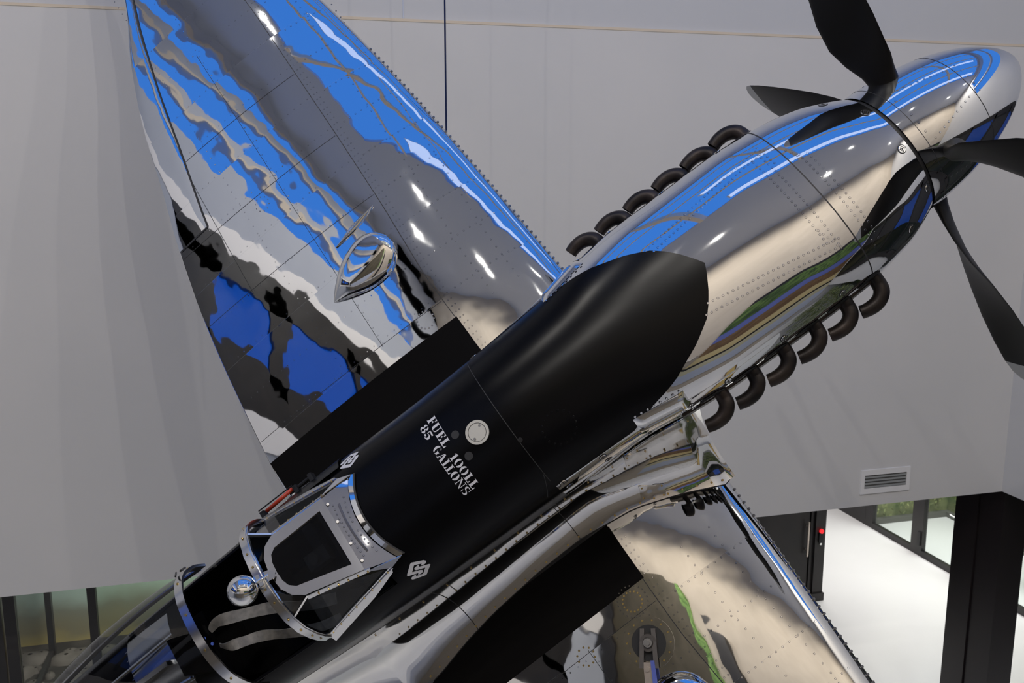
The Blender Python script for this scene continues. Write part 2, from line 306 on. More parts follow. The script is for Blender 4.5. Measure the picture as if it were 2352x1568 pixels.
# bleachers seen right of the column
t = empty('bench_rack', (11.95, 7.4, FZ)); tag(t, 'rack of pale stepped bench tiers behind the black corner column', 'bench')
for k in range(3):
    o = MB(); o.box((.26*k, 0, .72+.27*k), (.26*k+.25, 4.6, .83+.27*k), 0); o.build('bench_tier', [mat('pale_plank', (.62, .60, .55), 0, .5)], t)
    o = MB(); o.box((.26*k+.02, .1, .60+.27*k), (.26*k+.06, 4.5, .72+.27*k)); o.build('riser', M['dark'], t)
for y in (.2, 4.3):
    b = MB(); b.box((.05, y, 0), (.1, y+.06, .62)); b.build('leg', M['dark'], t)
    b = MB(); b.box((.70, y, 0), (.76, y+.06, 1.25)); b.build('leg', M['dark'], t)
# corner column (black, with a vertical joint)
b = MB(); b.box((8.12, WY+.02, FZ), (8.46, WY+.38, WB)); b.box((8.10, WY+.39, FZ), (8.46, WY+.75, WB)); b.box((8.13, WY+.3, FZ), (8.4, WY+.5, WB)); struct('wall_column', b, m_blk2)
# recessed grille in the big wall
t = empty('wall_vent', (6.48, WY, -3.325)); tag(t, 'small rectangular ventilation grille with a white frame low on the pale wall', 'vent')
b = MB(); b.box((-.31, -.016, .075), (.31, .0, .135)); b.box((-.31, -.016, -.135), (.31, 0, -.075)); b.box((-.31, -.016, -.075), (-.265, 0, .075)); b.box((.265, -.016, -.075), (.31, 0, .075)); b.build('frame', mat('vent_white', (.74, .73, .73), 0, .5), t)
b = MB(); b.box((-.265, -.002, -.075), (.265, -.001, .075)); b.build('backing', mat('vent_dark', (.10, .10, .10), 0, .8), t)
for k in range(4):
    b = MB(); b.box((-.265, -.012, -.068+.036*k), (.265, -.003, -.050+.036*k)); b.build('slat', mat('vent_slat', (.30, .31, .31), 0, .5), t)
# glazed rooms under the wall at the left
m_reflection = bpy.data.materials.new('landscape_mural'); m_reflection.use_nodes = True  # reflection in the left panes, painted as a teal-to-ochre gradient on the wall
pb = m_reflection.node_tree.nodes['Principled BSDF']; pb.inputs['Roughness'].default_value = .6
tc = nd(m_reflection, 'ShaderNodeTexCoord'); sx = nd(m_reflection, 'ShaderNodeSeparateXYZ'); nz = nd(m_reflection, 'ShaderNodeTexNoise'); nz.inputs['Scale'].default_value = 1.6; nz.inputs['Detail'].default_value = 6
lk(m_reflection, tc.outputs['Object'], sx.inputs[0]); lk(m_reflection, tc.outputs['Object'], nz.inputs['Vector'])
ma = nd(m_reflection, 'ShaderNodeMath', operation='MULTIPLY_ADD'); ma.inputs[1].default_value = .5; lk(m_reflection, nz.outputs['Fac'], ma.inputs[0]); lk(m_reflection, sx.outputs['Z'], ma.inputs[2])
mr_ = nd(m_reflection, 'ShaderNodeMapRange'); mr_.inputs[1].default_value = -6.65; mr_.inputs[2].default_value = -5.25; lk(m_reflection, ma.outputs[0], mr_.inputs[0])
cr = nd(m_reflection, 'ShaderNodeValToRGB'); el = cr.color_ramp.elements; el[0].position = 0; el[0].color = (.42, .31, .10, 1); el[1].position = 1; el[1].color = (.42, .54, .50, 1)
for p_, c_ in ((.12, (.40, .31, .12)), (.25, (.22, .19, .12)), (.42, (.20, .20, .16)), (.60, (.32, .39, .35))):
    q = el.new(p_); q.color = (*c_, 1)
lk(m_reflection, mr_.outputs[0], cr.inputs[0]); lk(m_reflection, cr.outputs[0], pb.inputs['Base Color'])
b = MB(); b.box((-8.9, 13.9, FZ), (4.2, 14.0, WB+.15)); struct('wall_mural', b, m_reflection)
b = MB(); b.box((4.1, 8.8, FZ), (4.2, 13.9, WB+.15)); struct('wall_room_side', b, m_blk)
m_peb = mat('river_pebbles', (.2, .17, .15), 0, .8)
vo = nd(m_peb, 'ShaderNodeTexVoronoi'); vo.inputs['Scale'].default_value = 2.6; tcp = nd(m_peb, 'ShaderNodeTexCoord'); rp = nd(m_peb, 'ShaderNodeValToRGB')
rp.color_ramp.elements[0].color = (.09, .075, .065, 1); rp.color_ramp.elements[1].color = (.02, .016, .014, 1); rp.color_ramp.elements[1].position = .55
lk(m_peb, tcp.outputs['Object'], vo.inputs['Vector']); lk(m_peb, vo.outputs['Distance'], rp.inputs[0]); lk(m_peb, rp.outputs[0], m_peb.node_tree.nodes['Principled BSDF'].inputs['Base Color'])
b = MB(); b.box((-8.8, 9.2, FZ), (4.1, 13.9, FZ+.04)); struct('floor_pebbles', b, m_peb)
b = MB()
for i in range(260):
    c = Vector((random.uniform(-3.6, .2), random.uniform(9.6, 13.6), FZ+.04)); r = random.uniform(.09, .2); k = random.uniform(.7, 1.3); s_ = random.uniform(.35, .6)
    P = [[c+Vector((math.cos(a)*math.cos(e)*r*k, math.sin(a)*math.cos(e)*r, (math.sin(e))*r*s_)) for a in [2*PI*q/10 for q in range(10)]] for e in (0, .5, 1.0, 1.45)]
    b.grid(P, True)
tag(b.build('pebble_bed', mottle(mat('stones', (.2, .17, .15), 0, .8), (.03, .025, .022), (.12, .10, .09), 2), smooth=True), 'grey brown river stones heaped on the floor behind the left glazing', 'stones', kind='stuff')
def pr(name, a, c, m=m_blk): bb = MB(); bb.box(a, c); return struct(name, bb, m)
pr('window_10', (-2.53, 9.0, FZ), (-2.46, 9.08, WB+.15)); pr('window_11', (-2.44, 9.0, FZ), (-2.34, 9.08, WB+.15)); pr('window_12', (-1.72, 9.0, FZ), (-1.645, 9.08, WB+.15))
pr('window_13', (-3.13, 9.08, FZ), (-3.07, 13.6, FZ+.12)); pr('window_14', (-3.13, 13.5, FZ), (-3.05, 13.6, WB+.15)); pr('window_15', (-6, 9.0, FZ), (-5.9, 9.08, WB+.15)); pr('window_16', (2.5, 9.0, FZ), (2.6, 9.08, WB+.15))
m_frost = glass('tinted_partition_glass', (.72, .78, .74)); pr('window_17', (-1.645, 9.03, FZ), (2.5, 9.042, WB+.15), m_frost); pr('window_18', (-2.34, 9.03, FZ), (-1.72, 9.042, WB+.15), M['glass'])
# unseen counter and plants, added for the polished skin to mirror
t = empty('reception_counter', (6.9, 2.2, FZ)); tag(t, 'long brown wooden counter with a yellow front standing against the right wall', 'counter')
b = MB(); b.box((-.5, -2.6, 0), (.5, 2.6, 1.1)); b.build('body', mottle(mat('brown_wood', (.2, .1, .04), 0, .5), (.14, .07, .03), (.26, .14, .06), 3), t)
b = MB(); b.box((-.55, -2.5, .2), (-.5, 2.5, .9)); b.build('front_panel', mat('yellow_laminate', (.7, .5, .16), 0, .4), t)
b = MB(); b.box((-.6, -2.7, 1.1), (.55, 2.7, 1.16)); b.build('worktop', mat('white_top', (.7, .7, .68), 0, .3), t)
foliage('hedge', 7.55, 8.0, -2, 5.4, FZ+1.25, -3.7, 2600, .14, m_green, 'leafy green plant screen along the right wall of the hall', 'plants')
# ====================================================================== THE AIRPLANE
# own frame: x forward, y port, z up, origin at the propeller hub; hung nose-up and banked
ROT = [[0.795956, -0.428108, -0.427992], [-0.12658, 0.573679, -0.80924], [0.591972, 0.698295, 0.402434]]
AT = [3.321, 4.26742, 0.18739]
plane = empty('airplane'); plane.matrix_world = Matrix([list(ROT[i])+[AT[i]] for i in range(3)]+[[0, 0, 0, 1]])
tag(plane, 'polished silver fighter airplane with black top hanging nose-up and banked in the hall', 'airplane')
PL = Matrix([list(ROT[i]) for i in range(3)])
def wpt(p): return PL @ Vector(p)+Vector(AT)
# ---- fuselage sections: x, half width, z of widest, z top, z bottom, exponents
ST = np.array([(-.205,.362,0,.362,-.362,2,2),(-.30,.405,.03,.385,-.40,2.05,2),(-.45,.455,.08,.41,-.45,2.1,2.1),(-.70,.492,.13,.43,-.51,2.15,2.2),(-1.0,.502,.17,.44,-.56,2.2,2.3),(-1.5,.502,.17,.437,-.60,2.2,2.3),
(-1.8,.482,.16,.435,-.65,2.15,2.3),(-2.1,.440,.12,.432,-.70,2.1,2.3),(-2.5,.425,.08,.43,-.74,2.05,2.3),(-3.0,.415,.05,.40,-.75,2.1,2.3),(-3.4,.412,.05,.365,-.74,2.2,2.2),(-3.8,.398,.05,.36,-.72,2.3,2.2),(-4.3,.37,.05,.36,-.68,2.3,2.2),(-5.0,.33,.05,.38,-.6,2.1,2.1),(-6.0,.25,.05,.33,-.46,2,2),(-7.5,.13,.08,.26,-.24,2,2),(-8.6,.05,.1,.2,-.02,2,2)])[::-1]
def smooth_interp(x, X, Y):
    i = int(np.clip(np.searchsorted(X, x)-1, 0, len(X)-2)); h = X[i+1]-X[i]; t = min(max((x-X[i])/h, 0), 1)
    d = np.diff(Y)/np.diff(X)
    def slope(k):
        if k == 0: return d[0]
        if k == len(X)-1: return d[-1]
        if d[k-1]*d[k] <= 0: return 0.
        h0 = X[k]-X[k-1]; h1 = X[k+1]-X[k]; return (h0+h1)*3/((2*h1+h0)/d[k-1]+(h1+2*h0)/d[k])
    m0, m1 = slope(i), slope(i+1)
    return (2*t**3-3*t*t+1)*Y[i]+(t**3-2*t*t+t)*h*m0+(-2*t**3+3*t*t)*Y[i+1]+(t**3-t*t)*h*m1
_sc = {}
def sec(x):
    k = round(x, 4)
    if k not in _sc: _sc[k] = [smooth_interp(x, ST[:, 0], ST[:, i]) for i in range(1, 7)]
    return _sc[k]
def sp(x, deg, off=0.):
    w, zw, zt, zb, nt, nb = sec(x); c, s = math.cos(math.radians(deg)), math.sin(math.radians(deg))
    n, h = (nt, zt-zw) if s >= 0 else (nb, zw-zb)
    y = (w+off)*math.copysign(abs(c)**(2/n), c); z = zw+(h+off)*math.copysign(abs(s)**(2/n), s)
    return Vector((x, y, z))
def yat(x, z):
    w, zw, zt, zb, nt, nb = sec(x); n, h = (nt, zt-zw) if z >= zw else (nb, zw-zb)
    return w*max(0, 1-min(1, abs(z-zw)/h)**n)**(1/n)
def zat(x, y):
    w, zw, zt, zb, nt, nb = sec(x); return zw+(zt-zw)*max(0, 1-min(1, abs(y)/w)**nt)**(1/nt)
def fnorm(x, y, z):
    def F(x, y, z):
        w, zw, zt, zb, nt, nb = sec(x); n, h = (nt, zt-zw) if z >= zw else (nb, zw-zb)
        return (abs(y)/w)**n+(abs(z-zw)/h)**n
    e = 1e-3; return Vector(((F(x+e, y, z)-F(x-e, y, z)), (F(x, y+e, z)-F(x, y-e, z)), (F(x, y, z+e)-F(x, y, z-e)))).normalized()
def ondeck(x, y, off=0.):
    z = zat(x, y); n = fnorm(x, y, z); return Vector((x, y, z))+n*off, n
def onside(x, z, s, off=0.):
    y = s*yat(x, z); n = fnorm(x, y, z); return Vector((x, y, z))+n*off, n
# ---- black panel front edge as a function of angle
BT = [(0, -1.35), (.09, -1.402), (.113, -1.416), (.176, -1.466), (.231, -1.522), (.246, -1.554), (.284, -1.62), (.33, -1.737), (.345, -1.765), (.368, -1.855), (.382, -1.955)]
def deg_of(x, y):
    w, zw, zt, zb, nt, nb = sec(x); return math.degrees(math.acos(min(1, (y/w)**(nt/2))))
tab = sorted([(deg_of(x, y), x) for y, x in BT]+[(0, 0)][:0])
w_, zw_, zt_, zb_, nt_, nb_ = sec(-2.1); th_e = math.degrees(math.asin(((.235-zw_)/(zt_-zw_))**(nt_/2)))
tab = [(th_e, -2.10)]+[q for q in tab if q[0] > th_e+1]; tabx = [q[0] for q in tab]; taby = [q[1] for q in tab]
def xb(deg):
    d = (deg+90) % 360-90
    if d > 90: d = 180-d
    if d < th_e-1e-6: return -2.57
    return float(np.interp(d, tabx, taby))
cols = sorted(set([round(-90+3*i, 3) for i in range(120)]+[th_e, th_e-.4, 180-th_e, 180-th_e+.4]))
SEAMX = -.715
b = MB()
nose_x = list(np.linspace(-.224, SEAMX, 22))
b.grid([[sp(x, d) for d in cols] for x in nose_x], True); 
b.v = b.v; nose = b.build('nose_cowl', M['cowl'], plane, True)
b = MB(); b.disc((-.25, 0, 0), (1, 0, 0), .352, .052, 64); b.build('spinner_gap', M['seam'], plane)
b = MB(); P = []
for k in range(40):
    s = k/39; P.append([sp(SEAMX-.004+(xb(d)-SEAMX+.004)*s, d) for d in cols])
b.grid(P, True); cowl = b.build('engine_cowling', M['cowl'], plane, True)
b = MB(); P = []
for k in range(24):
    s = k/23; P.append([sp(xb(d)+(-2.60-xb(d))*s, d) for d in cols])
xs_f = [-2.60, -2.75, -2.9, -3.1, -3.3, -3.48, -3.6, -3.75, -3.9, -4.05, -4.2, -4.35, -4.5, -4.65, -4.82, -5.0, -5.3, -5.7, -6.1, -6.6, -7.1, -7.6, -8.1, -8.6]
b.grid(P, True)
OPEN0, OPEN1 = -3.48, -4.82
for i in range(len(xs_f)-1):
    x0, x1 = xs_f[i], xs_f[i+1]; cc = cols
    if x0 <= OPEN0+1e-6 and x1 >= OPEN1-1e-6:
        cc = [d for d in cols if d <= 39.01]; cl = [d for d in cols if 140.9 <= d < 270]
        b.grid([[sp(x, d) for d in cc] for x in (x0, x1)]); b.grid([[sp(x, d) for d in cl] for x in (x0, x1)])
        b.grid([[sp(x, cl[-1]), sp(x, cc[0])] for x in (x0, x1)])
    else: b.grid([[sp(x, d) for d in cc] for x in (x0, x1)], True)
fus = b.build('fuselage', M['black'], plane, True)
bm = bmesh.new(); bm.from_mesh(fus.data); bmesh.ops.remove_doubles(bm, verts=bm.verts, dist=1e-4); bm.to_mesh(fus.data); bm.free()
for p in fus.data.polygons: p.use_smooth = True
fus['label'] = 'satin black fuselage top and sides'
# seams of the black skin and cowl
def seam_ring(x, d0, d1, w=.003, off=.0012, n=60):
    q = MB(); q.sweep([sp(x, d0+(d1-d0)*i/n, off) for i in range(n+1)], (1, 0, 0), w, .001); return q
b = MB()
for q in (seam_ring(SEAMX-.002, -60, 240, .006, .0008),): b.v += []; b.add(q.v, q.f)
b.build('cowl_seam', M['seam'], nose)
b = MB(); q = seam_ring(-2.575, 30, 150, .0035); b.add(q.v, q.f)
q = MB(); q.sweep([onside(-2.58-.06*i/10, .30-.14*i/10, -1, .001)[0] for i in range(11)], (1, 0, 0), .003, .001); b.add(q.v, q.f)
b.build('panel_seam', M['seam'], fus)
# cowl lower lip and exhaust rails
for s in (1, -1):
    b = MB(); pts = [onside(-.70-.04*i, .10, s, .004)[0] for i in range(30)]
    b.sweep(pts, (0, 0, 1), .055, .012); b.build('exhaust_rail', M['exh'], cowl)
    for k in range(6):
        x0 = -.705-.1895*k; sx_ = lambda p: (p[0], p[1]*s, p[2])
        yb = yat(x0, .1)-.03
        path = [(x0+.012, yb-.03, .115), (x0+.012, yb+.03, .11), (x0+.010, .525, .10), (x0+.002, .556, .095), (x0-.020, .580, .088), (x0-.052, .594, .082), (x0-.085, .596, .078), (x0-.115, .592, .074), (x0-.140, .584, .070)]
        rr_ = [.036, .037, .038, .039, .039, .038, .037, .035, .034]; fp = []; fr_ = []
        for i in range(8):
            p0, p1, p2, p3 = (Vector(sx_(path[max(0, min(8, i+d))])) for d in (-1, 0, 1, 2))
            for t in (0, .25, .5, .75): fp.append(.5*((2*p1)+(p2-p0)*t+(2*p0-5*p1+4*p2-p3)*t*t+(3*p1-p0-3*p2+p3)*t**3)); fr_.append(rr_[i]*(1-t)+rr_[i+1]*t)
        fp.append(Vector(sx_(path[8]))); fr_.append(rr_[8])
        b = MB(); b.tube(fp, fr_, 20, cap=False)
        b.tube([sx_(p) for p in path[-4:]], [.026, .029, .031, .0325], 18, cap=False)
        e0 = Vector(sx_(path[-1])); dirn = (e0-Vector(sx_(path[-2]))).normalized(); b.ring(e0-dirn*.001, dirn, .0325, .034, .002, 18)
        b.disc(Vector(sx_(path[-4])), dirn, .026, .001, 16, 1)
        b.build('exhaust_stub', [M['exh'], M['seam']], plane, True, auto=50)
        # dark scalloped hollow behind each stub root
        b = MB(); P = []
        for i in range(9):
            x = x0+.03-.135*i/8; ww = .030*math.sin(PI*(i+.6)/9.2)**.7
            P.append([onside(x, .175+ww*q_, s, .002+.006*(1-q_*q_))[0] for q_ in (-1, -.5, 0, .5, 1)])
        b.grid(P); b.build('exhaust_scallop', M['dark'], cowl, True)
def fastener(x, y, z, r=.0235):
    n = fnorm(x, y, z); c = Vector((x, y, z)); bb = MB()
    bb.disc(c, n, r, .0015, 20, 1); bb.disc(c+n*.0012, n, r*.86, .0022, 20, 0, r2=r*.80); bb.ring(c+n*.003, n, r*.40, r*.5, .0012, 16, 1)
    a = n.orthogonal().normalized(); q2 = n.cross(a)
    for an in (0, PI/2, PI, 1.5*PI):
        dd = a*math.cos(an+.6)+q2*math.sin(an+.6); bb.disc(c+n*.003+dd*r*.62, n, r*.13, .0008, 6, 1)
    bb.disc(c+n*.0036, n, r*.2, .001, 8, 1)
    return bb
for (x, y, z) in [(-.26, .148, .345), (-.263, -.111, .358), (-.246, -.301, .226), (-.433, -.40, .204), (-.343, .33, .255)]:
    y2 = math.copysign(yat(x, z), y) if abs(y) > .2 else y; z2 = z if abs(y) > .2 else zat(x, y)
    fastener(x, y2, z2).build('fastener', [M['chrome'], M['seam']], nose)
for (x, z, par) in [(-.903, .251, cowl), (-1.257, .248, cowl), (-1.591, .234, cowl), (-1.806, .208, cowl), (-1.79, .13, cowl), (-2.058, .18, cowl), (-2.045, .11, cowl), (-2.30, .187, cowl), (-2.285, .114, cowl), (-2.532, .193, cowl), (-2.52, .12, cowl)]:
    for s in (1, -1): fastener(x, s*yat(x, z), z, .021).build('fastener', [M['chrome'], M['seam']], par)
fastener(-2.567, -.15, zat(-2.567, -.15), .012).build('fastener', [M['dark'], M['seam']], fus)
# ---- rivets: rings of low domes
def rivet(bb, c, n, r=.0062, h=.0010, mi=0):
    bb.disc(c, n, r, h, 10, mi, r2=r*.74, top=False); bb.disc(Vector(c)+Vector(n).normalized()*h*.9, n, r*.76, h*.1, 10, mi+1)
def row(bb, pts_xy, n, r=.0062):      # along a deck line given as ((x,y),(x,y))
    (x0, y0), (x1, y1) = pts_xy
    for i in range(n):
        t = i/(n-1); c, nn = ondeck(x0+(x1-x0)*t, y0+(y1-y0)*t, 0); rivet(bb, c, nn, r)
b = MB()
for a_, n_ in ((((-.765, .29), (-1.50, .205)), 29), (((-.795, .318), (-1.53, .235)), 29), (((-.785, -.282), (-1.46, -.165)), 27), (((-.80, -.315), (-1.50, -.205)), 27), (((-.80, .29), (-.80, -.30)), 24), (((-.845, .27), (-.845, -.27)), 22),
               (((-.84, -.20), (-.80, -.33)), 6), (((-.775, .20), (-.775, .33)), 6)): row(b, a_, n_)
tag(b.build('rivets', M['rivet'], cowl), kind='stuff')
b = MB()
for a_, n_ in ((((-.66, .16), (-.655, -.40)), 22), (((-.625, .14), (-.62, -.38)), 20), (((-.69, .22), (-.67, .16)), 3)): row(b, a_, n_)
tag(b.build('rivets', M['rivet'], nose), kind='stuff')
b = MB()
for k in range(18):
    a = 2*PI*k/18; c, nn = ondeck(-2.38+.085*math.cos(a), -.21+.075*math.sin(a)); rivet(b, c, nn, .006, .001)
tag(b.build('rivets', M['black'], fus), kind='stuff')
# ---- spinner and propeller
def srad(x):
    s = (x+.2)/.835; return .362*max(0, 1-s**2.05)**.60
sx_l = [-.2+.835*(1-math.cos(PI/2*k/44)) for k in range(45)] ; sx_l = [-.2+.835*math.sin(PI/2*k/44) for k in range(45)]
spn = empty('spinner', parent=plane) if False else None
b = MB(); P = [[(x, srad(x)*math.cos(a), srad(x)*math.sin(a)) for a in [2*PI*q/96 for q in range(96)]] for x in sx_l[:-1]]+[[(.635, 0, 0)]*96]
b.grid(P, True, flip=True); spin = b.build('spinner', M['spinner'], plane, True)
b = MB()
def sring(x, w=.0035):
    n = 96; P = [[(xx, (srad(xx)+o)*math.cos(2*PI*q/n), (srad(xx)+o)*math.sin(2*PI*q/n)) for q in range(n)] for xx, o in ((x-w/2, -.001), (x-w/2, .0008), (x+w/2, .0008), (x+w/2, -.001))]
    b.grid(P, True)
sring(.215); sring(-.135, .0025); b.build('spinner_seam', M['seam'], spin)
b = MB()
for a0 in (45, 135, -135, -45):
    for k in range(9):
        a = math.radians(a0+22+k*0); x = -.09+k*.033
        for da in (24, -24):
            a = math.radians(a0+da+(k-4)*(1.2 if da > 0 else -1.2)); r = srad(x); n = Vector((.2+x, math.cos(a), math.sin(a))); rivet(b, Vector((x, r*math.cos(a), r*math.sin(a))), n, .0058)
    for k in range(5):
        a = math.radians(a0+28+k*8.5); x = -.112; r = srad(x); rivet(b, Vector((x, r*math.cos(a), r*math.sin(a))), Vector((.1, math.cos(a), math.sin(a))), .0065)
        x = .245; r = srad(x); rivet(b, Vector((x, r*math.cos(a), r*math.sin(a))), Vector((.4, math.cos(a), math.sin(a))), .005)
tag(b.build('rivets', M['rivet'], spin), kind='stuff')
RB = 1.79
def blade(th, idx):
    T = math.radians(th); er = Vector((0, math.cos(T), math.sin(T))); et = Vector((0, -math.sin(T), math.cos(T))); ex = Vector((1, 0, 0))
    R_k = [.26, .33, .40, .48, .58, .72, .90, 1.1, 1.3, 1.5, 1.64, 1.72, 1.765, 1.79]
    CH = [.135, .14, .17, .24, .30, .335, .355, .355, .345, .315, .275, .225, .155, .07]
    TH = [.13, .125, .095, .065, .048, .038, .030, .024, .020, .016, .013, .011, .009, .006]
    BE = [48, 46, 42, 37, 31, 24, 12, 3, -4, -9, -12, -13, -13, -13]
    P = []
    for r, c, t_, be in zip(R_k, CH, TH, BE):
        B = math.radians(be); cd_ = et*math.cos(B)+ex*math.sin(B); nn = er.cross(cd_); ring = []
        for k in range(24):
            a = 2*PI*k/24; ca, sa = math.cos(a), math.sin(a)
            sh = 1 if r < .35 else .62+.38*((1+ca)/2)
            ring.append(er*r+cd_*(c/2*ca-.062*min(1, max(0, (r-.36)/.25)))+nn*(t_/2*sa*sh))
        P.append([q+Vector((-.028, 0, 0)) for q in ring])
    b = MB(); b.grid(P, True); b.f.append(tuple(range(24))); b.mi.append(0)
    k0 = 24*(len(R_k)-1); b.f.append(tuple(k0+i for i in range(24))); b.mi.append(0)
    for i, f in enumerate(b.f):
        rr = sum((Vector(b.v[j]).length for j in f))/len(f)
        if rr > 1.68: b.mi[i] = 1
    o = b.build('propeller_blade', [M['blade'], M['tip']], plane, True, auto=60, normals=True)
    b = MB(); b.disc(er*.20-ex*.028, er, .10, .105, 28, 0, r2=.088); b.ring(er*.285-ex*.028, er, .07, .094, .02, 28)
    b.build('blade_root_sleeve', M['seam'], o, True, auto=40)
    return o
for i, th in enumerate((42, 135, -138, -45)): blade(th, i)
# ---- wings
K6 = math.tan(math.radians(6))
LEt = np.array([(0, -1.79), (.5, -1.80), (.95, -1.815), (1.73, -1.852), (2.2, -1.878), (2.9, -1.938), (3.4, -2.0), (3.9, -2.09), (4.4, -2.22), (4.8, -2.37), (5.1, -2.53), (5.3, -2.70)])
TEt = np.array([(0, -4.09), (.5, -4.095), (.75, -4.09), (1.52, -4.011), (2.04, -3.927), (2.58, -3.80), (3.02, -3.667), (3.45, -3.547), (3.92, -3.363), (4.38, -3.136), (4.8, -2.99), (5.1, -2.90), (5.3, -2.80)])
LE = lambda y: smooth_interp(y, LEt[:, 0], LEt[:, 1]); TE = lambda y: smooth_interp(y, TEt[:, 0], TEt[:, 1])
def yt(u): return 5*(.2969*math.sqrt(max(u, 0))-.126*u-.3516*u*u+.2843*u**3-.1036*u**4)
def wsurf(x, y, up=1, off=0.):
    y = abs(y); l, t = LE(y), TE(y); c = l-t; u = min(max((l-x)/c, 0), 1); zc = -.825+K6*(y-.946)-.0
    T = .133-.004*y
    cam_ = .018*c*(1-((u-.35)/.65)**2 if u > .35 else 1-((.35-u)/.35)**2)
    z = zc+cam_+(c*T*yt(u)+off if up > 0 else -c*T*.8*yt(u)-off)
    return z
def wp(x, y, off=0.): return Vector((x, y, wsurf(x, y, 1, off)))
def wnorm(x, y):
    e = .004; return Vector((-(wsurf(x+e, y)-wsurf(x-e, y))/(2*e), -(wsurf(x, y+e)-wsurf(x, y-e))/(2*e), 1)).normalized() if y >= 0 else Vector((-(wsurf(x+e, y)-wsurf(x-e, y))/(2*e), -(wsurf(x, y+e)-wsurf(x, y-e))/(2*e), 1)).normalized()
HX = lambda y: float(np.interp(y, [2.5, 2.583, 3.147, 3.591, 4.064, 4.7], [-3.545, -3.535, -3.40, -3.30, -3.17, -2.95]))
AY0 = 2.545
def wing(s):
    t = plane
    ys = [0.25, .4, .55, .7, .85, 1.0]+list(np.arange(1.15, 5.0, .12))+[5.05, 5.15, 5.22, 5.27, 5.295]
    us = [.5*(1-math.cos(PI*k/36)) for k in range(37)]
    b = MB(); P = []
    for y in ys:
        l, te = LE(y), TE(y); e = te+.004
        up_ = [Vector((l-(l-te)*u, s*y, wsurf(l-(l-te)*u, y, 1))) for u in us[::-1]]
        dn = [Vector((l-(l-te)*u, s*y, wsurf(l-(l-te)*u, y, -1))) for u in us[1:]]
        P.append(up_+dn)
    b.grid(P, True, flip=(s < 0)); b.f.append(tuple(len(ys[:-1])*len(P[0])+i for i in range(len(P[0])))); b.mi.append(0)
    return b.build('wing', M['wing'] if s > 0 else M['wingr'], plane, True, auto=60, normals=True)
def wseam(b, pts, s, w=.005, off=.0012):
    q = [Vector((x, s*y, wsurf(x, y, 1, off))) for x, y in pts]
    for i in range(len(q)-1):
        d = (q[i+1]-q[i]).normalized(); sd = d.cross(Vector((0, 0, 1))).normalized()*w/2
        b.add([q[i]-sd, q[i]+sd, q[i+1]+sd, q[i+1]-sd], [(0, 1, 2, 3)])
def ln(a, c, n=12): return [(a[0]+(c[0]-a[0])*i/n, a[1]+(c[1]-a[1])*i/n) for i in range(n+1)]
SPX = lambda y: float(np.interp(y, [.6, .96, 1.3, 1.87, 2.4, 3.04, 3.6, 4.5, 5.2], [-2.527, -2.54, -2.54, -2.495, -2.47, -2.447, -2.43, -2.45, -2.6]))
FB = [(-1.80, .80), (-1.83, .815), (-2.0, .745), (-2.09, .708), (-2.34, .625), (-2.53, .603), (-2.69, .583), (-3.0, .59), (-3.37, .623), (-3.6, .66), (-3.86, .72), (-4.07, .74)]
FBx = [q[0] for q in FB][::-1]; FBy = [q[1] for q in FB][::-1]
fby = lambda x: float(np.interp(x, FBx, FBy))
wings = {}
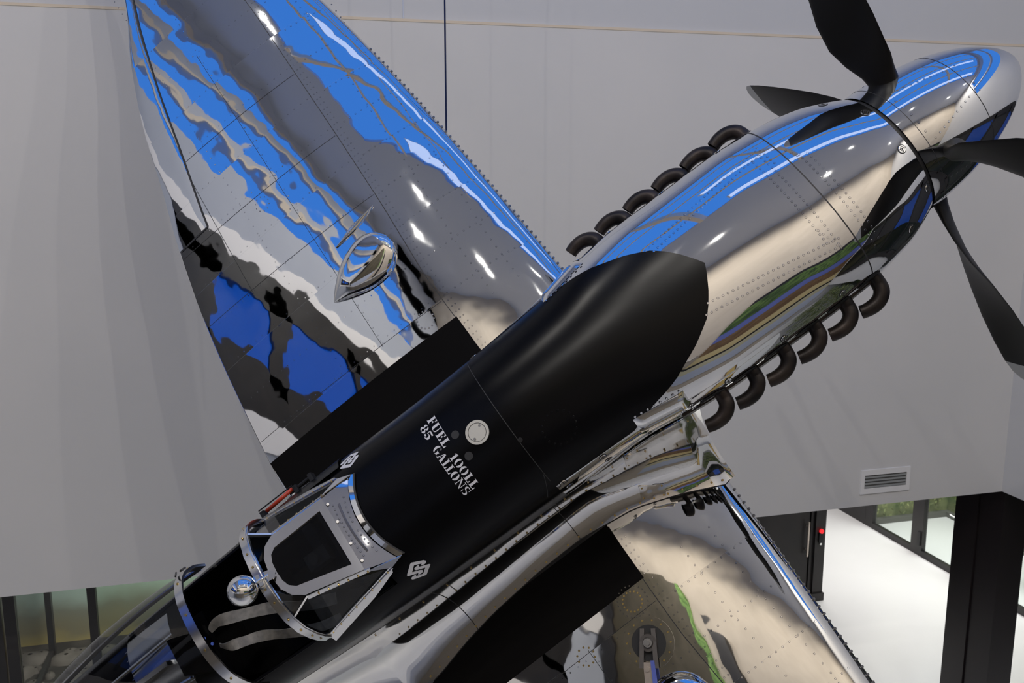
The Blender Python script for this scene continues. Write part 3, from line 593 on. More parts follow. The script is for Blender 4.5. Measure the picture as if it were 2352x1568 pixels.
for s in (1, -1):
    w = wing(s); wings[s] = w; w['label'] = 'port wing, raised towards the upper left' if s > 0 else 'starboard wing, reaching down to the right'
    b = MB()
    wseam(b, [(SPX(y), y) for y in np.arange(.62, 5.0, .1)], s, .005)
    for y in (1.10, 1.95, 2.45, 3.0):
        wseam(b, ln((SPX(y)-.01, y+.0), (TE(y)+.02, y+.04), 20), s, .003)
    wseam(b, ln((-3.02, 1.10), (-2.93, 3.6), 20), s, .0028)
    wseam(b, ln((-3.53, 1.95), (-3.45, 3.0), 12), s, .003)
    b.build('panel_seams', M['seam'], w)['kind'] = 'stuff'
    # rivets
    b = MB()
    def rv(x, y, mi=0, r=.0058):
        n = wnorm(x, y); rivet(b, Vector((x, s*y, wsurf(x, y, 1))), Vector((n.x, s*n.y, n.z)), r, .0012, mi)
    ribs = np.arange(1.12, 4.6, .275)
    for y in ribs:
        n = int((LE(y)-.10-SPX(y))/.045)
        for k in range(n): rv(LE(y)-.07-k*.045, y)
        if y > 1.1:
            for k in range(int((SPX(y)-TE(y))/.055)-1): rv(SPX(y)-.03-k*.055, y+.02, 0, .0046)
    for dx in (.025, .05): 
        for k in range(int(4.0/.045)): y = .72+k*.045; rv(SPX(y)+dx, y, 0, .005)
    for dx in (.28, .47):
        for k in range(int(4.0/.06)): y = .95+k*.06; rv(SPX(y)+dx, y)
    for k in range(int(3.4/.06)): y = 1.12+k*.06; rv(-3.02+.036*(y-1.1)+.012, y, 0, .0046); rv(-3.02+.036*(y-1.1)-.3, y, 0, .0046)
    tag(b.build('rivets', M['rivet'], w), kind='stuff')
    b = MB()       # row of raised screws on the leading edge
    for k in range(46):
        y = .86+.045*k; x = LE(y)-.004; rivet(b, Vector((x, s*y, wsurf(x, y, 1)+.006)), Vector((.7, 0, .7)), .009, .006, 0)
    tag(b.build('leading_edge_screws', M['steel'], w), kind='stuff')
    # black walkway
    b = MB(); P = []
    for i in range(41):
        u = i/40; xa = -2.53-u*(4.075-2.53)
        y0 = max(.605, fby(xa)+.002); y1 = .962+.028*u
        xs0 = max(xa, TE(y0)+.004)
        P.append([Vector((xs0, s*(y0+(y1-y0)*q/6), wsurf(xs0, y0+(y1-y0)*q/6, 1, .0022))) for q in range(7)])
    b.grid(P, flip=(s > 0)); wk = b.build('walkway_strip', M['walk'], w); wk['label'] = 'matt black walkway strip'
    # aileron outline gap and the aileron skin as its own slightly raised part
    b = MB(); P = []
    for i in range(25):
        y = AY0+.006+(4.7-AY0)*i/24; h = HX(y)-.006; te = TE(y)
        P.append([Vector((h-(h-te)*q/8, s*y, wsurf(h-(h-te)*q/8, y, 1, .003 if 0 < q < 8 else .001))) for q in range(9)])
    b.grid(P, flip=(s > 0)); ai = b.build('aileron', M['wing'] if s > 0 else M['wingr'], w, True)
    b = MB(); wseam(b, [(HX(y), y) for y in np.arange(AY0, 4.7, .12)], s, .012, .0036); wseam(b, ln((HX(AY0), AY0), (TE(AY0)+.01, AY0), 8), s, .012, .0036)
    b.build('hinge_gap', M['seam'], ai)
    # teardrop blister and sliver
    b = MB(); P = []; n_ = 20
    cx, cy = -2.80, 1.60; ax = Vector((.915, .30)).normalized()   # long axis from pointed tail to round head
    ax = Vector((.98, .19)).normalized(); px_ = Vector((-ax.y, ax.x))
    tailp = Vector((-3.115, 1.535)); L_ = .54
    def halfw(v): return .165*math.sqrt(max(0, 1-((v-.68)/.33)**2)) if v > .68 else .165*math.sin(PI/2*v/.68)**.85
    for i in range(n_+1):
        v = i/n_; hw = halfw(v)
        P.append([Vector(((tailp+ax*L_*v+px_*hw*q).x, s*(tailp+ax*L_*v+px_*hw*q).y, wsurf((tailp+ax*L_*v+px_*hw*q).x, (tailp+ax*L_*v+px_*hw*q).y)+.002+.066*math.sqrt(max(0, 1-q*q))*min(1, hw/.10))) for q in [math.sin(PI/2*(k-8)/8) for k in range(17)]])
    b.grid(P, flip=(s < 0)); bl = b.build('teardrop_blister', M['chrome'], w, True)
    b = MB(); P = []; t0 = Vector((-2.90, 1.815)); t1 = Vector((-2.545, 1.885)); ax2 = (t1-t0).normalized(); pp = Vector((-ax2.y, ax2.x)); L2 = (t1-t0).length
    for i in range(13):
        v = i/12; hw = .022*math.sin(PI*v)**.8+.0005
        P.append([Vector(((t0+ax2*L2*v+pp*hw*q).x, s*(t0+ax2*L2*v+pp*hw*q).y, wsurf((t0+ax2*L2*v+pp*hw*q).x, (t0+ax2*L2*v+pp*hw*q).y)+.001+.016*(1-q*q))) for q in (-1, -.7, -.3, 0, .3, .7, 1)])
    b.grid(P, flip=(s < 0)); b.build('sliver_blister', M['chrome'], w, True)
# access rings of screws (port) and lifting point (starboard)
def screw_ring(s, x, y, R, n, m, r=.006):
    b = MB()
    for k in range(n):
        a = 2*PI*k/n; xx, yy = x+R*math.cos(a), y+R*math.sin(a); nn = wnorm(xx, yy); rivet(b, Vector((xx, s*yy, wsurf(xx, yy, 1, .001))), Vector((nn.x, s*nn.y, nn.z)), r, .002)
    return tag(b.build('access_panel_screws', m, wings[s]), kind='stuff')
screw_ring(1, -2.70, 1.065, .055, 14, M['steel']); screw_ring(1, -3.14, 2.4, .05, 10, M['steel'], .004)
screw_ring(-1, -2.66, 1.03, .055, 16, M['brass']); screw_ring(-1, -2.66, 1.03, .085, 22, M['rivet'], .005); screw_ring(-1, -3.05, 1.12, .05, 10, M['brass'])
# lifting point: round opening with fork and hook block
hx, hy = -2.715, 1.256
b = MB(); c = Vector((hx, -hy, wsurf(hx, hy))); nW = wnorm(hx, hy); nW = Vector((nW.x, -nW.y, nW.z)).normalized()
lp = MB(); lp.ring(c+nW*.001, nW, .095, .140, .005, 48); lift = lp.build('lifting_point', M['wingr'], wings[-1], True, auto=40)
lp = MB(); lp.disc(c+nW*.003, nW, .095, .0035, 40); lp.build('opening', M['seam'], lift)
lp = MB()
for k in range(14):
    a = 2*PI*k/14; uu = nW.orthogonal().normalized(); vv = nW.cross(uu); rivet(lp, c+nW*.006+(uu*math.cos(a)+vv*math.sin(a))*.120, nW, .006, .002)
tag(lp.build('screws', M['brass'], lift), kind='stuff')
dF = Vector((-.55, -.83, -.06)).normalized(); dF = (dF-nW*dF.dot(nW)).normalized(); dS = nW.cross(dF).normalized()
lp = MB()
for q in (-1, 1): lp.plate([c+nW*.012-dF*.075+dS*.030*q+dS*.012, c+nW*.012-dF*.075+dS*.030*q-dS*.012, c+nW*.03+dF*.13+dS*.040*q-dS*.012, c+nW*.03+dF*.13+dS*.040*q+dS*.012], nW, .02)
lp.disc(c+nW*.01, nW, .052, .028, 28, r2=.046); lp.build('fork', mat('fork_grey', (.10, .09, .085), .4, .45), lift, True, auto=35)
lp = MB(); lp.disc(c+nW*.038, nW, .030, .020, 24, r2=.024); lp.disc(c+nW*.058, nW, .014, .010, 16, 0); lp.build('pin', M['steel'], lift, True, auto=35)
sh = MB(); s0 = c+dF*.10+nW*.035; sh.plate([s0-dS*.03, s0+dS*.012, s0+dF*.13+dS*.020, s0+dF*.13-dS*.022], nW, .012); sh.disc(s0+dF*.035+nW*.010-dS*.008, nW, .014, .010, 14)
lk_ = sh.build('link_plate', mat('pale_metal', (.6, .52, .45), .7, .3), lift, True, auto=35)
sh = MB(); sh.plate([s0+dS*.012-dF*.01+nW*.012, s0+dS*.032-dF*.01+nW*.012, s0+dF*.12+dS*.045+nW*.012, s0+dF*.12+dS*.020+nW*.012], nW, .010); sh.build('blue_strap', mat('blue_webbing', (.10, .14, .50), 0, .6), lift)
sh = MB(); s1 = s0+dF*.125; sh.plate([s1-dS*.024, s1+dS*.03, s1+dF*.13+dS*.022, s1+dF*.13-dS*.016], nW, .016); sh.build('hook_block', M['steel'], lift)
# ---- wing root fillets
def filA(x): return float(np.interp(x, [-5.3, -4.8, -4.2, -3.77, -3.4, -2.9, -2.5, -2.2, -1.9, -1.76], [-.2, -.22, -.25, -.27, -.30, -.36, -.38, -.20, -.02, .03]))
FX = [-1.762, -1.775, -1.80, -1.84]+list(np.arange(-1.9, -4.09, -.08))+[-4.07, -4.2, -4.4, -4.6, -4.8, -5.0, -5.2]
for s in (1, -1):
    b = MB(); P = []
    for x in FX:
        za = filA(x); ya = yat(x, za)+.002; yb_ = fby(x) if x > -4.07 else .74-.36*(-4.07-x)/1.13
        if x > LE(.8): zb_ = -.815+K6*(yb_-.946)
        elif x > -4.07: zb_ = wsurf(x, yb_, 1, .003)
        else: zb_ = wsurf(-4.07, .74)+.30*((-4.07-x)/1.13)
        if x > -1.83: yb_ = .80
        r = []
        for k in range(15):
            t = k/14; cy_, cz_ = ya+.03, zb_+.035
            r.append(Vector((x, s*((1-t)**2*ya+2*t*(1-t)*cy_+t*t*yb_), (1-t)**2*za+2*t*(1-t)*cz_+t*t*zb_)))
        P.append(r)
    b.grid(P, flip=(s > 0)); fl = b.build('wing_root_fillet', M['fillet'], plane, True)
    b = MB(); b.sweep([P[i][0]+Vector((0, s*.002, .002)) for i in range(2, len(P))], (0, 0, 1), .006, .002); b.sweep([P[i][-1]+Vector((0, 0, .002)) for i in range(2, 30)], (0, 1, 0), .005, .0015)
    b.sweep([P[14][k]+Vector((0, s*.001, .0015)) for k in range(15)], (1, 0, 0), .004, .001); b.sweep([P[24][k]+Vector((0, s*.001, .0015)) for k in range(15)], (1, 0, 0), .004, .001); b.build('fillet_edges', M['seam'], fl)
    b = MB()
    for i in range(3, len(P)-1, 1):
        if i > 30: break
        p0 = P[i][13].lerp(P[i][14], .3); rivet(b, p0+Vector((0, 0, .003)), Vector((0, s*.1, 1)), .0065, .003)
        if i % 2: p0 = P[i][1]; rivet(b, p0+Vector((0, s*.003, .001)), Vector((0, s, .3)), .006, .003)
    tag(b.build('fillet_screws', M['brass'], fl), kind='stuff')
    if s < 0:
        b = MB(); q = [(-2.255, .51), (-2.123, .585), (-2.153, .653), (-2.287, .595)]
        q = [(-2.25, .545), (-2.125, .61), (-2.155, .675), (-2.285, .612)]
        def filz(x, y):
            i = min(range(len(FX)), key=lambda k: abs(FX[k]-x)); r = P[i]; return float(np.interp(y, [abs(v.y) for v in r], [v.z for v in r]))
        sf = lambda u, v, o: (lambda p: Vector((p[0], -p[1], filz(p[0], p[1])+o)))([(q[0][k]*(1-u)+q[1][k]*u)*(1-v)+(q[3][k]*(1-u)+q[2][k]*u)*v for k in (0, 1)])
        b.grid([[sf(i/6, k/6, .004) for k in range(7)] for i in range(7)]); b.grid([[sf(i/6, k, .004-.004*w) for w in (0, 1)] for k in (0, 1) for i in range(7)])
        for u in (.1, .9):
            for v in (.15, .85): rivet(b, sf(u, v, .004), Vector((0, .1, 1)), .0065, .003, 1)
        b.build('access_plate', [mat('plate_metal', (.78, .75, .70), 1, .10), M['brass']], fl, True, auto=30)
# blister boxes on the cowl sides
for s in (1, -1):
    b = MB(); P = []
    for i in range(17):
        x = -1.80-.275*i/16; e = min(1, i/1.5, (16-i)/1.5)
        P.append([onside(x-.0*k, .315-.018*k-.02*i/16, s, .002+.016*e*min(1, k/1.2, (6-k)/1.2))[0] for k in range(7)])
    b.grid(P, flip=(s > 0)); bx = b.build('cowl_blister', M['chrome'], cowl, True)
    b = MB()
    for i in range(1, 16, 2): c, n = onside(-1.80-.275*i/16, .322-.02*i/16, s, .003); rivet(b, c, n, .007, .002)
    tag(b.build('rivets', M['rivet'], bx), kind='stuff')
# ---- markings
def deckpoly(b, uv, x0, y0, off=.0022):      # u to starboard, v forward
    vs = []
    for u, v in uv:
        c, n = ondeck(x0+v, y0-u, off); vs.append(c)
    b.add(vs, [tuple(range(len(vs)))[::-1]])
def rectp(a, c, d, e): return [(a, c), (d, c), (d, e), (a, e)]
def arcband(cx, cy, rx, ry, ix, iy, a0, a1, n=8):
    A_ = [math.radians(a0+(a1-a0)*i/n) for i in range(n+1)]
    return [[(cx+rx*math.cos(A_[i]), cy+ry*math.sin(A_[i])), (cx+rx*math.cos(A_[i+1]), cy+ry*math.sin(A_[i+1])), (cx+ix*math.cos(A_[i+1]), cy+iy*math.sin(A_[i+1])), (cx+ix*math.cos(A_[i]), cy+iy*math.sin(A_[i]))] for i in range(n)]
def O_(w=.78): return arcband(w/2-.04, .5, w/2-.04, .5, .13, .40, 100, 260)+arcband(w/2+.04, .5, w/2-.04, .5, .13, .40, -80, 80)
G = {
 'L': (.62, [rectp(.10, .0, .32, 1), rectp(0, 0, .40, .06), rectp(0, .94, .42, 1), [(.36, 0), (.62, 0), (.62, .34), (.58, .34), (.50, .08), (.36, .06)]]),
 'F': (.64, [rectp(.10, 0, .32, 1), rectp(0, 0, .42, .06), rectp(0, .94, .32, 1), [(.36, 1), (.62, 1), (.62, .70), (.58, .70), (.50, .92), (.36, .94)], [(.36, .47), (.46, .47), (.50, .34), (.53, .34), (.53, .70), (.50, .70), (.46, .55), (.36, .55)]]),
 'E': (.66, [rectp(.10, 0, .32, 1), rectp(0, 0, .32, .06), rectp(0, .94, .32, 1), [(.36, 1), (.62, 1), (.62, .70), (.58, .70), (.50, .92), (.36, .94)], [(.36, 0), (.64, 0), (.64, .32), (.60, .32), (.50, .08), (.36, .06)], [(.36, .47), (.46, .47), (.50, .34), (.53, .34), (.53, .70), (.50, .70), (.46, .55), (.36, .55)]]),
 'U': (.80, [rectp(.10, .28, .32, 1), rectp(0, .94, .42, 1), rectp(.60, .28, .68, 1), rectp(.50, .94, .78, 1)]+arcband(.39, .30, .29, .30, .08, .22, 180, 262)+arcband(.39, .30, .29, .30, .20, .22, 278, 360)),
 '1': (.48, [rectp(.12, 0, .34, .94), rectp(.02, 0, .44, .06), [(0, .80), (.12, .86), (.34, 1), (.34, .92), (.12, .78), (0, .74)]]),
 '0': (.74, O_(.74)), 'O': (.82, O_(.82)),
 'G': (.80, arcband(.36, .5, .36, .5, .12, .40, 95, 262)+arcband(.44, .5, .32, .5, .2, .42, 40, 85)+[rectp(.52, .06, .72, .42), rectp(.44, .40, .78, .46)]+arcband(.44, .5, .24, .5, .14, .42, 278, 310)),
 'A': (.82, [[(.32, 1), (.50, 1), (.76, .05), (.52, .05)], [(.30, .9), (.36, .9), (.16, .05), (.08, .05)], rectp(.46, 0, .82, .06), rectp(0, 0, .26, .06), rectp(.22, .30, .44, .36)]),
 'N': (.86, [[(.04, 1), (.24, 1), (.72, .0), (.62, .0)], rectp(.10, 0, .16, .78), rectp(0, 0, .26, .06), rectp(0, .94, .22, 1), rectp(.68, .24, .74, 1), rectp(.58, .94, .86, 1)]),
 'S': (.66, arcband(.32, .74, .30, .26, .12, .17, 60, 262)+arcband(.34, .26, .30, .26, .12, .17, -118, 82)+[rectp(.54, .66, .60, 1), rectp(.04, 0, .10, .34), [(.12, .62), (.30, .48), (.56, .36), (.40, .55)]]),
 '8': (.66, arcband(.32, .75, .26, .25, .10, .16, 98, 262)+arcband(.36, .75, .26, .25, .10, .16, -82, 82)+arcband(.32, .26, .30, .26, .11, .17, 98, 262)+arcband(.36, .26, .30, .26, .11, .17, -82, 82)),
 '5': (.64, [rectp(.08, .94, .58, 1), rectp(.08, .5, .14, 1), [(.18, .84), (.58, .80), (.58, 1), (.18, .94)], rectp(.02, .12, .22, .30)]+arcband(.32, .32, .30, .32, .10, .23, -110, 125)),
}
def text(name, s, x0, y0, y1, h):
    tot = sum(G[c][0]+.07 if c != ' ' else .5 for c in s)-.07; sc_ = (y0-y1)/(tot); b = MB(); u = 0
    for c in s:
        if c == ' ': u += .5; continue
        for poly in G[c][1]: deckpoly(b, [((u+p[0])*sc_, p[1]*h) for p in poly], x0, y0)
        u += G[c][0]+.07
    o = b.build(name, M['white'], fus); o['label'] = 'white stencilled lettering "'+s+'"'; return o
text('stencil_lettering', 'FUEL', -2.895, .222, .043, .046); text('stencil_lettering', '100LL', -2.897, -.012, -.198, .044)
text('stencil_lettering', '85', -2.948, .212, .128, .044); text('stencil_lettering', 'GALLONS', -2.948, .075, -.200, .044)
SA = [(-3.3597,.2887),(-3.3053,.2725),(-3.2993,.2659),(-3.3035,.261),(-3.3128,.2576),(-3.3317,.2602),(-3.3313,.263),(-3.324,.2667),(-3.3567,.2765),(-3.3611,.2755),(-3.3885,.2598),(-3.3493,.2478),(-3.3434,.2417),(-3.3459,.2363),(-3.3554,.2323),(-3.3683,.233),(-3.3761,.2364),(-3.3686,.2417),(-3.417,.2568),(-3.4191,.2603),(-3.4129,.2651),(-3.3695,.2868)]
SB = [(-3.3374,.2673),(-3.3456,.262),(-3.2974,.2469),(-3.2957,.2421),(-3.3429,.2124),(-3.3528,.2116),(-3.403,.2282),(-3.4126,.2326),(-3.4151,.238),(-3.4111,.242),(-3.4007,.2448),(-3.3805,.2424),(-3.3889,.237),(-3.3546,.2256),(-3.3246,.2439),(-3.3657,.2563),(-3.3708,.2609),(-3.3685,.2661),(-3.3607,.2686),(-3.3468,.2692)]
for s in (1, -1):
    b = MB()
    for S_ in (SA, SB):
        vs = [onside(x, z, s, .0025)[0] for x, z in S_]; b.add(vs, [tuple(range(len(vs)))])
    o = b.build('emblem', M['white'], fus); bm = bmesh.new(); bm.from_mesh(o.data); bmesh.ops.triangulate(bm, faces=bm.faces, ngon_method='EAR_CLIP'); bm.to_mesh(o.data); bm.free()
    o['label'] = 'white interlocked angular emblem'
# fuel cap and two holes
c, n = ondeck(-2.714, 0.003, 0)
b = MB(); b.ring(c, n, .046, .060, .006, 48); fc = b.build('fuel_cap', M['cap'], fus, True, auto=40)
b = MB(); b.disc(c, n, .0445, .005, 40); b.build('lid', M['cap'], fc)
for q in ((.028, .02), (-.028, -.02)): b = MB(); b.disc(c+n*.005+Vector((q[0], q[1], 0)), n, .0065, .002, 12); b.build('lid_stud', M['steel'], fc)
b = MB(); b.ring(c+n*.0005, n, .0445, .047, .0056, 40); b.build('lid_gap', M['seam'], fc)
for x, y in ((-2.811, .063), (-2.815, -.063)):
    c, n = ondeck(x, y, 0); b = MB(); b.disc(c, n, .021, .0012, 24); b.build('filler_hole', M['seam'], fus)
# ---- windscreen
wsn = None
def arcbase(k, n=16):
    q = -1+2*k/n; y = .240*q; x = -3.432+.062*q*q; return Vector((x, y, zat(x, y)+.012))
PB, PT = Vector((-3.537, .208, .418)), Vector((-3.800, .166, .547))
npan = Vector((.44, 0, .90)).normalized()
b = MB(); P = [[arcbase(k)+Vector((-.022, 0, .002)) for k in range(17)], [Vector((-3.537, .208*(-1+2*k/16), .419)) for k in range(17)]]
P.insert(1, [P[0][k].lerp(P[1][k], .5)+Vector((0, 0, .003)) for k in range(17)])
b.grid(P); P2 = [[v-Vector((0, 0, .006)) for v in r] for r in P]; b.grid(P2, flip=True)
wsn = b.build('windscreen', mat('windscreen_plate', (.78, .78, .80), 1, .03), plane, True, auto=30, normals=False)
b = MB(); b.sweep([arcbase(k, 24) for k in range(25)], [fnorm(*(arcbase(k, 24)-Vector((0, 0, .012)))).cross(Vector((0, 1, 0))) for k in range(25)], .026, .014); b.build('base_strip', M['chrome'], wsn, True, auto=30)
b = MB(); b.sweep([arcbase(k, 24)+Vector((.016, 0, -.004)) for k in range(25)], (1, 0, -.1), .008, .006); b.build('base_seal', M['seam'], wsn)
def plate_pt(q, v):   # q -1..1 across, v 0 base .. 1 panel
    a = arcbase((q+1)*8)+Vector((-.022, 0, .004)); c = Vector((-3.537, .208*q, .421)); return a.lerp(c, v)
for q in (-.78, -.30, .30, .78): b = MB(); rivet(b, plate_pt(q, .90), npan, .010, .006); b.build('plate_screw', M['steel'], wsn)
b = MB(); b.sweep([plate_pt(.62-1.24*k/10, .48)+Vector((0, 0, .005)) for k in range(11)], (1, 0, .1), .010, .005); b.build('demister_slot', M['steel'], wsn, True, auto=30)
b = MB()
for k in range(13):
    for v in (.22, .74):
        if abs(k-6) > 0 or v > .5: rivet(b, plate_pt(.68-1.36*k/12, v), npan, .0055, .002)
tag(b.build('rivets', M['rivet'], wsn), kind='stuff')
# armoured panel frame
outer = [(PB.x, PB.y), (-3.67, .187), (PT.x, PT.y), (-3.845, .135), (-3.872, .085), (-3.885, 0)]
inner = [(-3.572, .155), (-3.69, .131), (-3.812, .108), (-3.838, .085), (-3.850, .05), (-3.853, 0)]
pz = lambda x: .418-.490*(x+3.537)
def full(l): return [Vector((x, y, pz(x))) for x, y in l]+[Vector((x, -y, pz(x))) for x, y in l[-2::-1]]
fo, fi = full(outer), full(inner)
b = MB(); b.grid([[v+npan*.010 for v in fo], [v+npan*.010 for v in fi], [v-npan*.012 for v in fi]], False, flip=True)
b.grid([[v+npan*.010 for v in fo], [v-npan*.014 for v in fo]]); b.grid([[fo[0]+npan*.010, fo[-1]+npan*.010], [fi[0]+npan*.010, fi[-1]+npan*.010]])
b.build('panel_frame', mat('panel_frame_metal', (.80, .80, .81), 1, .07), wsn)
b = MB(); b.plate([v-npan*.022 for v in fi], npan, .020); b.build('armoured_glass', M['armour'], wsn)
# bow
BOW = [(.338, .27), (.330, .36), (.312, .44), (.278, .53), (.22, .60), (.13, .647), (.06, .662), (0, .667)]
bow = [Vector((-3.905+.02*(z-.3), y, z)) for y, z in BOW]; bow = bow+[Vector((v.x, -v.y, v.z)) for v in bow[-2::-1]]
b = MB(); b.sweep(bow, (1, 0, 0), .048, .016); b.sweep([v+Vector((.012, 0, .0)) for v in [p*1 for p in bow]], (1, 0, 0), .010, .026); b.build('bow', M['frame'], wsn, True, auto=40)
b = MB()
for i in range(1, len(bow)-1):
    n = Vector((0, bow[i].y*1.2, bow[i].z-.25)).normalized(); rivet(b, bow[i]+n*.010+Vector((-.004, 0, 0)), n, .006, .002)
tag(b.build('bow_screws', M['brass'], wsn), kind='stuff')
for s in (1, -1):
    S_ = lambda v: Vector((v[0], v[1]*s, v[2]))
    sill0, sill1 = S_((-3.44, .262, .345)), S_((-3.895, .338, .285)); pA, pT = S_((-3.537, .208, .418)), S_((-3.80, .166, .547)); bq = S_((-3.90, .228, .590))
    b = MB(); b.plate([sill0+Vector((0, s*.004, .0)), sill1, sill1+S_((0, .03, -.05)), S_((-3.60, .318, .285)), S_((-3.45, .280, .328))], S_((0, .6, .8)), .006); b.build('sill_plate', M['frame'], wsn)
    b = MB(); b.sweep([sill0, sill1+Vector((.01, 0, .0))], S_((0, -.6, .8)), .022, .006)
    b.sweep([pA+S_((.02, .012, -.012)), pT+S_((0, .012, -.010))], S_((0, -.5, .8)), .022, .006)
    b.sweep([pT+S_((0, .008, -.008)), bq+S_((.02, 0, 0))], S_((.3, .2, .8)), .026, .008); b.build('quarter_frame', M['frame'], wsn)
    b = MB(); b.plate([S_((-3.432+.062, .240, .338)), sill0, pA+S_((.002, .010, -.006))], S_((.3, .8, .5)), .004); b.build('corner_gusset', M['frame'], wsn)
    b = MB(); b.plate([sill0, sill1, bq, pT, pA], S_((0, .8, .55)), .003); b.build('quarter_glass', M['perspex'], wsn)
    b = MB()
    for k in range(8): rivet(b, sill0.lerp(sill1, (k+.5)/8)+S_((0, .006, .002)), S_((0, .8, .6)), .005, .003)
    for k in range(6): rivet(b, pA.lerp(pT, (k+.3)/6)+S_((.02, .020, -.014)), S_((0, .9, .5)), .005, .003)
    tag(b.build('frame_screws', M['brass'], wsn), kind='stuff')
    b = MB(); b.plate([bq, pT, S_((-3.845, .135, .569)), S_((-3.872, .085, .582)), S_((-3.893, .07, .650)), S_((-3.895, .15, .632)), S_((-3.898, .225, .588))], S_((-.3, .3, .9)), .003); b.build('top_glass', M['perspex'], wsn)
# mirror
b = MB(); c = Vector((-3.975, -.015, .722)); P = []
for i in range(25):
    a = PI*i/24; P.append([c+Vector((math.cos(a)*-.0705, math.sin(a)*.0705*math.cos(q), math.sin(a)*.0705*math.sin(q))) for q in [2*PI*k/36 for k in range(36)]])
b.grid(P, True, flip=True); mrr = b.build('rear_view_mirror', M['chrome'], wsn, True, normals=True); mrr['label'] = 'round chrome mirror ball on a short stalk'
b = MB(); b.tube([c+Vector((.05, 0, -.02)), Vector((-3.90, -.012, .682)), Vector((-3.86, -.012, .66))], .008, 10); P = []
b.plate([Vector((-3.915, -.04, .672)), Vector((-3.915, .018, .672)), Vector((-3.855, .012, .632)), Vector((-3.838, -.010, .618)), Vector((-3.855, -.034, .632))], Vector((.4, 0, 1)), .016)
b.build('stalk', M['chrome'], mrr, True, auto=40)
# ---- cockpit
b = MB()
P = []
for x in (-3.5, -3.9, -4.3, -4.82):
    P.append([Vector((x, y, z)) for y, z in ((yat(x, .25)-.012, .262), (yat(x, .1)-.02, .1), (.30, -.2), (.2, -.42), (-.2, -.42), (-.30, -.2), (-yat(x, .1)+.02, .1), (-yat(x, .25)+.012, .262))])
b.grid(P); b.f.append((0, 1, 2, 3, 4, 5, 6, 7)); b.mi.append(0); b.f.append(tuple(24+i for i in range(8))); b.mi.append(0)
tub = b.build('cockpit', M['cock'], plane)
b = MB()
for s in (1, -1):
    b.sweep([sp(x, 39 if s > 0 else 141, .004) for x in (-3.89, -4.05, -4.2, -4.35, -4.6, -4.8)], (0, 0, 1), .024, .012)
b.build('sill_rail', M['black'], tub, True, auto=40)
b = MB(); b.plate([Vector((-3.62, .2, .33)), Vector((-3.62, -.2, .33)), Vector((-3.52, -.16, .37)), Vector((-3.52, .16, .37))], (0, 0, 1), .02); b.box((-3.74, -.18, .02), (-3.69, .18, .30)); b.build('instrument_panel', M['dark'], tub)
b = MB(); b.box((-3.78, -.05, .30), (-3.66, .03, .38)); b.disc((-3.72, -.01, .38), (-.3, 0, 1), .03, .03, 16); b.build('gunsight', mat('khaki_grey', (.12, .11, .09), .2, .5), tub, True, auto=30)
b = MB(); b.box((-4.50, -.20, -.40), (-4.10, .20, -.24)); b.box((-4.56, -.20, -.30), (-4.48, .20, .12)); b.plate([(-4.50, -.13, .12), (-4.50, .13, .12), (-4.56, .10, .40), (-4.56, -.10, .40)], (-1, 0, 0), .012); b.build('seat', M['black'], tub)
for (x, z) in ((-4.01, .12), (-4.10, .10), (-4.19, .08)): b = MB(); b.disc((x, yat(x, z)-.019, z), (0, -1, 0), .025, .003, 14); b.build('lightening_hole', M['seam'], tub)
def strap(pts, w, name):
    pts = [Vector(p) for p in pts]; q = []
    for i in range(len(pts)-1):
        for k in range(6):
            t = k/6; p0 = pts[max(i-1, 0)]; p1 = pts[i]; p2 = pts[i+1]; p3 = pts[min(i+2, len(pts)-1)]
            q.append(.5*((2*p1)+(p2-p0)*t+(2*p0-5*p1+4*p2-p3)*t*t+(3*p1-p0-3*p2+p3)*t**3))
    q.append(pts[-1]); n = len(q)
    ww = [w*(.35+.65*min(1, 4*(i+1)/n)) for i in range(n)]
    b = MB(); b.sweep(q, [Vector((.15, 1, .25+.6*math.sin(i*.35))) for i in range(n)], ww, .004); return b.build(name, M['strap'], tub, True, auto=50)
strap([(-4.45, .062, .20), (-4.38, .072, .22), (-4.28, .040, .17), (-4.13, -.02, .13), (-4.0, -.10, .10), (-3.85, -.16, .05)], .062, 'harness_strap')
strap([(-4.44, -.028, .20), (-4.40, -.062, .22), (-4.33, -.085, .20), (-4.24, -.112, .16), (-4.14, -.17, .12), (-4.0, -.235, .10), (-3.88, -.26, .05)], .055, 'harness_strap')
m_ano = mat('blue_anodised', (.06, .10, .35), .8, .3)
for (x, y, z) in ((-4.50, .045, .20), (-4.475, .0, .20), (-4.52, .06, .16)): b = MB(); b.disc((x, y, z), (.7, 0, .7), .009, .01, 10); b.build('harness_bolt', m_ano, tub)
# ---- sliding hood pushed back
HB = [(.345, .26), (.338, .36), (.315, .45), (.262, .55), (.19, .605), (.11, .635), (0, .645)]
def hoodsec(x):
    k = (x+4.30)/(-1.10); zt = 1+.10*math.sin(PI*min(k*1.1, 1)); dz = -.30*max(0, k-.35)**1.5; ws = 1-.28*k*k
    r = [Vector((x, y*ws*(1+.05*math.sin(PI*k)), .26+(z-.26)*(zt+dz*1.6))) for y, z in HB]; return r+[Vector((v.x, -v.y, v.z)) for v in r[-2::-1]]
def resamp(r, n=32):
    d = [0]
    for i in range(1, len(r)): d.append(d[-1]+(r[i]-r[i-1]).length)
    out = []
    for k in range(n+1):
        s_ = d[-1]*k/n; out.append(Vector([smooth_interp(s_, np.array(d), np.array([v[j] for v in r])) for j in range(3)]))
    return out
HX_ = [-4.32, -4.42, -4.52, -4.64, -4.76, -4.88, -5.0, -5.12, -5.24, -5.36]
b = MB(); b.grid([resamp(hoodsec(x)) for x in HX_], flip=True); hood = b.build('sliding_canopy', M['perspex'], plane, True)
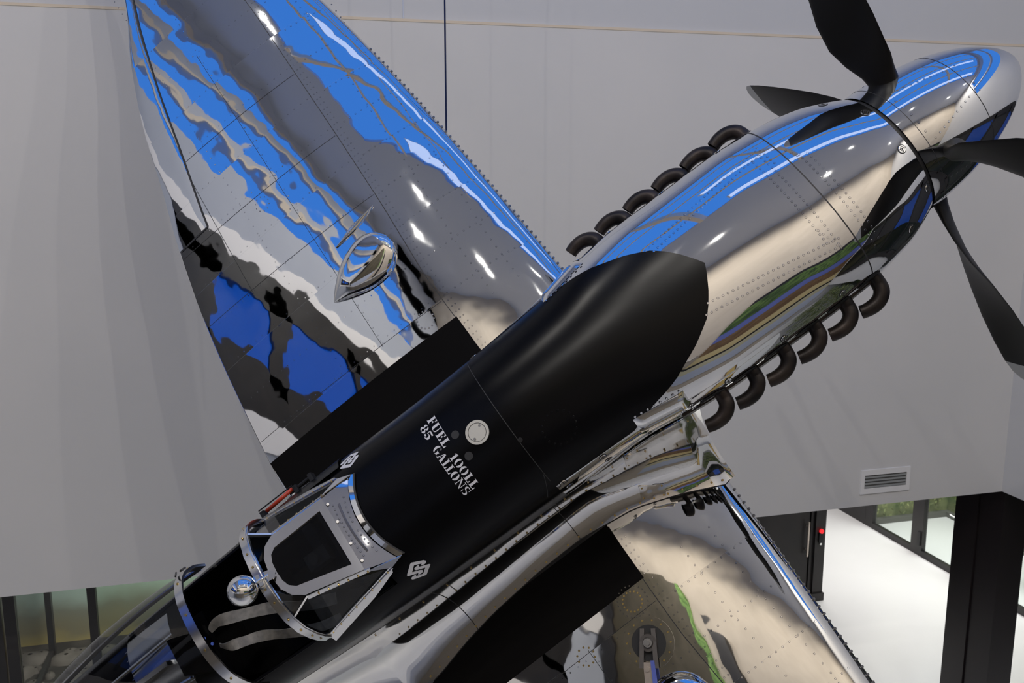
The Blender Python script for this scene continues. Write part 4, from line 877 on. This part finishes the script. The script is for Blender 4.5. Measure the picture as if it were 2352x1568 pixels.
hr = resamp(hoodsec(-4.30)); b = MB(); b.sweep(hr, (1, 0, 0), .045, .014); b.build('front_bow', M['frame'], hood, True, auto=40)
b = MB(); b.sweep(resamp(hoodsec(-5.36)), (1, 0, 0), .04, .012); 
for s in (1, -1): b.sweep([Vector((x, hoodsec(x)[0 if s > 0 else -1].y, .262)) for x in HX_], (0, 0, 1), .05, .008)
b.build('canopy_frame', M['frame'], hood)
b = MB()
for i in (4, 9, 14, 19, 24, 28): v = hr[i]; n = Vector((0, v.y, v.z-.2)).normalized(); rivet(b, v+n*.008, n, .007, .003)
tag(b.build('bow_screws', M['brass'], hood), kind='stuff')
b = MB(); v = hr[9]; b.tube([hr[4]+Vector((-.01, .02, .0)), hr[7]+Vector((.02, .02, .015))], .006, 6); b.tube([hr[5]+Vector((-.04, .022, .01)), hr[8]+Vector((.0, .022, .015))], .005, 6); b.build('latch_rods', M['dark'], hood)
# rear spine structure seen through the hood
b = MB(); b.grid([[Vector((x, y, zat(x, y)-.0)) for y in np.linspace(-.25, .25, 11)] for x in (-4.56, -4.7, -4.83)], flip=True); b.box((-4.60, -.012, .30), (-4.82, .012, .44)); b.build('rear_deck', M['frame'], tub, True, auto=40)
b = MB(); b.tube([(-4.55, .12, .36), (-5.25, .05, .46)], .012, 8); b.tube([(-4.55, -.12, .36), (-5.25, -.05, .46)], .012, 8); b.build('canopy_rails', M['frame'], tub)
# ---- side door with its red crowbar on the port sill
yd = lambda x, z: yat(x, z)
b = MB(); P = [[onside(x, z, 1, .014)[0] for z in (.26, .2, .12, .04, -.05)] for x in (-3.42, -3.55, -3.7, -3.85, -3.98, -4.08)]
b.grid(P); b.grid([[v-Vector((0, .01, .008)) for v in r] for r in P], flip=True); door = b.build('side_door', M['black'], plane, True, auto=40)
b = MB(); b.tube([onside(-3.90, .14, 1, .035)[0], onside(-3.72, .14, 1, .040)[0]], .011, 10); b.build('crowbar', M['red'], door, True)
b = MB()
for x in (-3.92, -3.70, -3.60): c, n = onside(x, .14, 1, .02); b.box((c.x-.012, c.y-.02, c.z-.025), (c.x+.012, c.y+.025, c.z+.025))
b.tube([onside(-3.92, .17, 1, .06)[0], onside(-3.70, .17, 1, .055)[0]], .004, 6); b.tube([onside(-3.70, .14, 1, .03)[0], onside(-3.60, .14, 1, .03)[0]], .010, 8); b.build('door_clamps', M['dark'], door)
# ---- tail (out of the picture, kept simple)
def tailfin(p0, p1, c0, c1, th, dirn, name):
    P = []
    for k in range(9):
        t = k/8; p = Vector(p0).lerp(Vector(p1), t); c = c0+(c1-c0)*t**2
        P.append([p+Vector((-c*(.5-.5*math.cos(a)), 0, 0))+Vector(dirn)*th*c*math.sin(a) for a in [2*PI*q/24 for q in range(24)]])
    b = MB(); b.grid(P, True); b.f.append(tuple(8*24+i for i in range(24))); b.mi.append(0); return b.build(name, M['cowl'], plane, True, auto=60, normals=True)
tailfin((-7.55, 0, .1), (-7.95, 0, 1.35), 1.1, .6, .05, (0, 1, 0), 'tail_fin')
for s in (1, -1): tailfin((-7.3, 0, .18), (-7.6, s*1.6, .18), 1.1, .5, .05, (0, 0, 1), 'tailplane')
# ---- suspension cables
def cable(p0, p1, label, r=.006):
    b = MB(); b.tube([p0, p1], r, 8); o = b.build('suspension_cable', mat('blue_cable', (.02, .04, .16), .2, .5), None, True); tag(o, label, 'cable'); return o
lp_w = wpt((LE(2.1)+.004, 2.1, wsurf(LE(2.1), 2.1)-.03))
cb = cable((lp_w.x, lp_w.y+.02, lp_w.z-.02), (lp_w.x, lp_w.y+.02, ZC-.26), 'thin dark blue cable running up from the raised wing of the airplane')
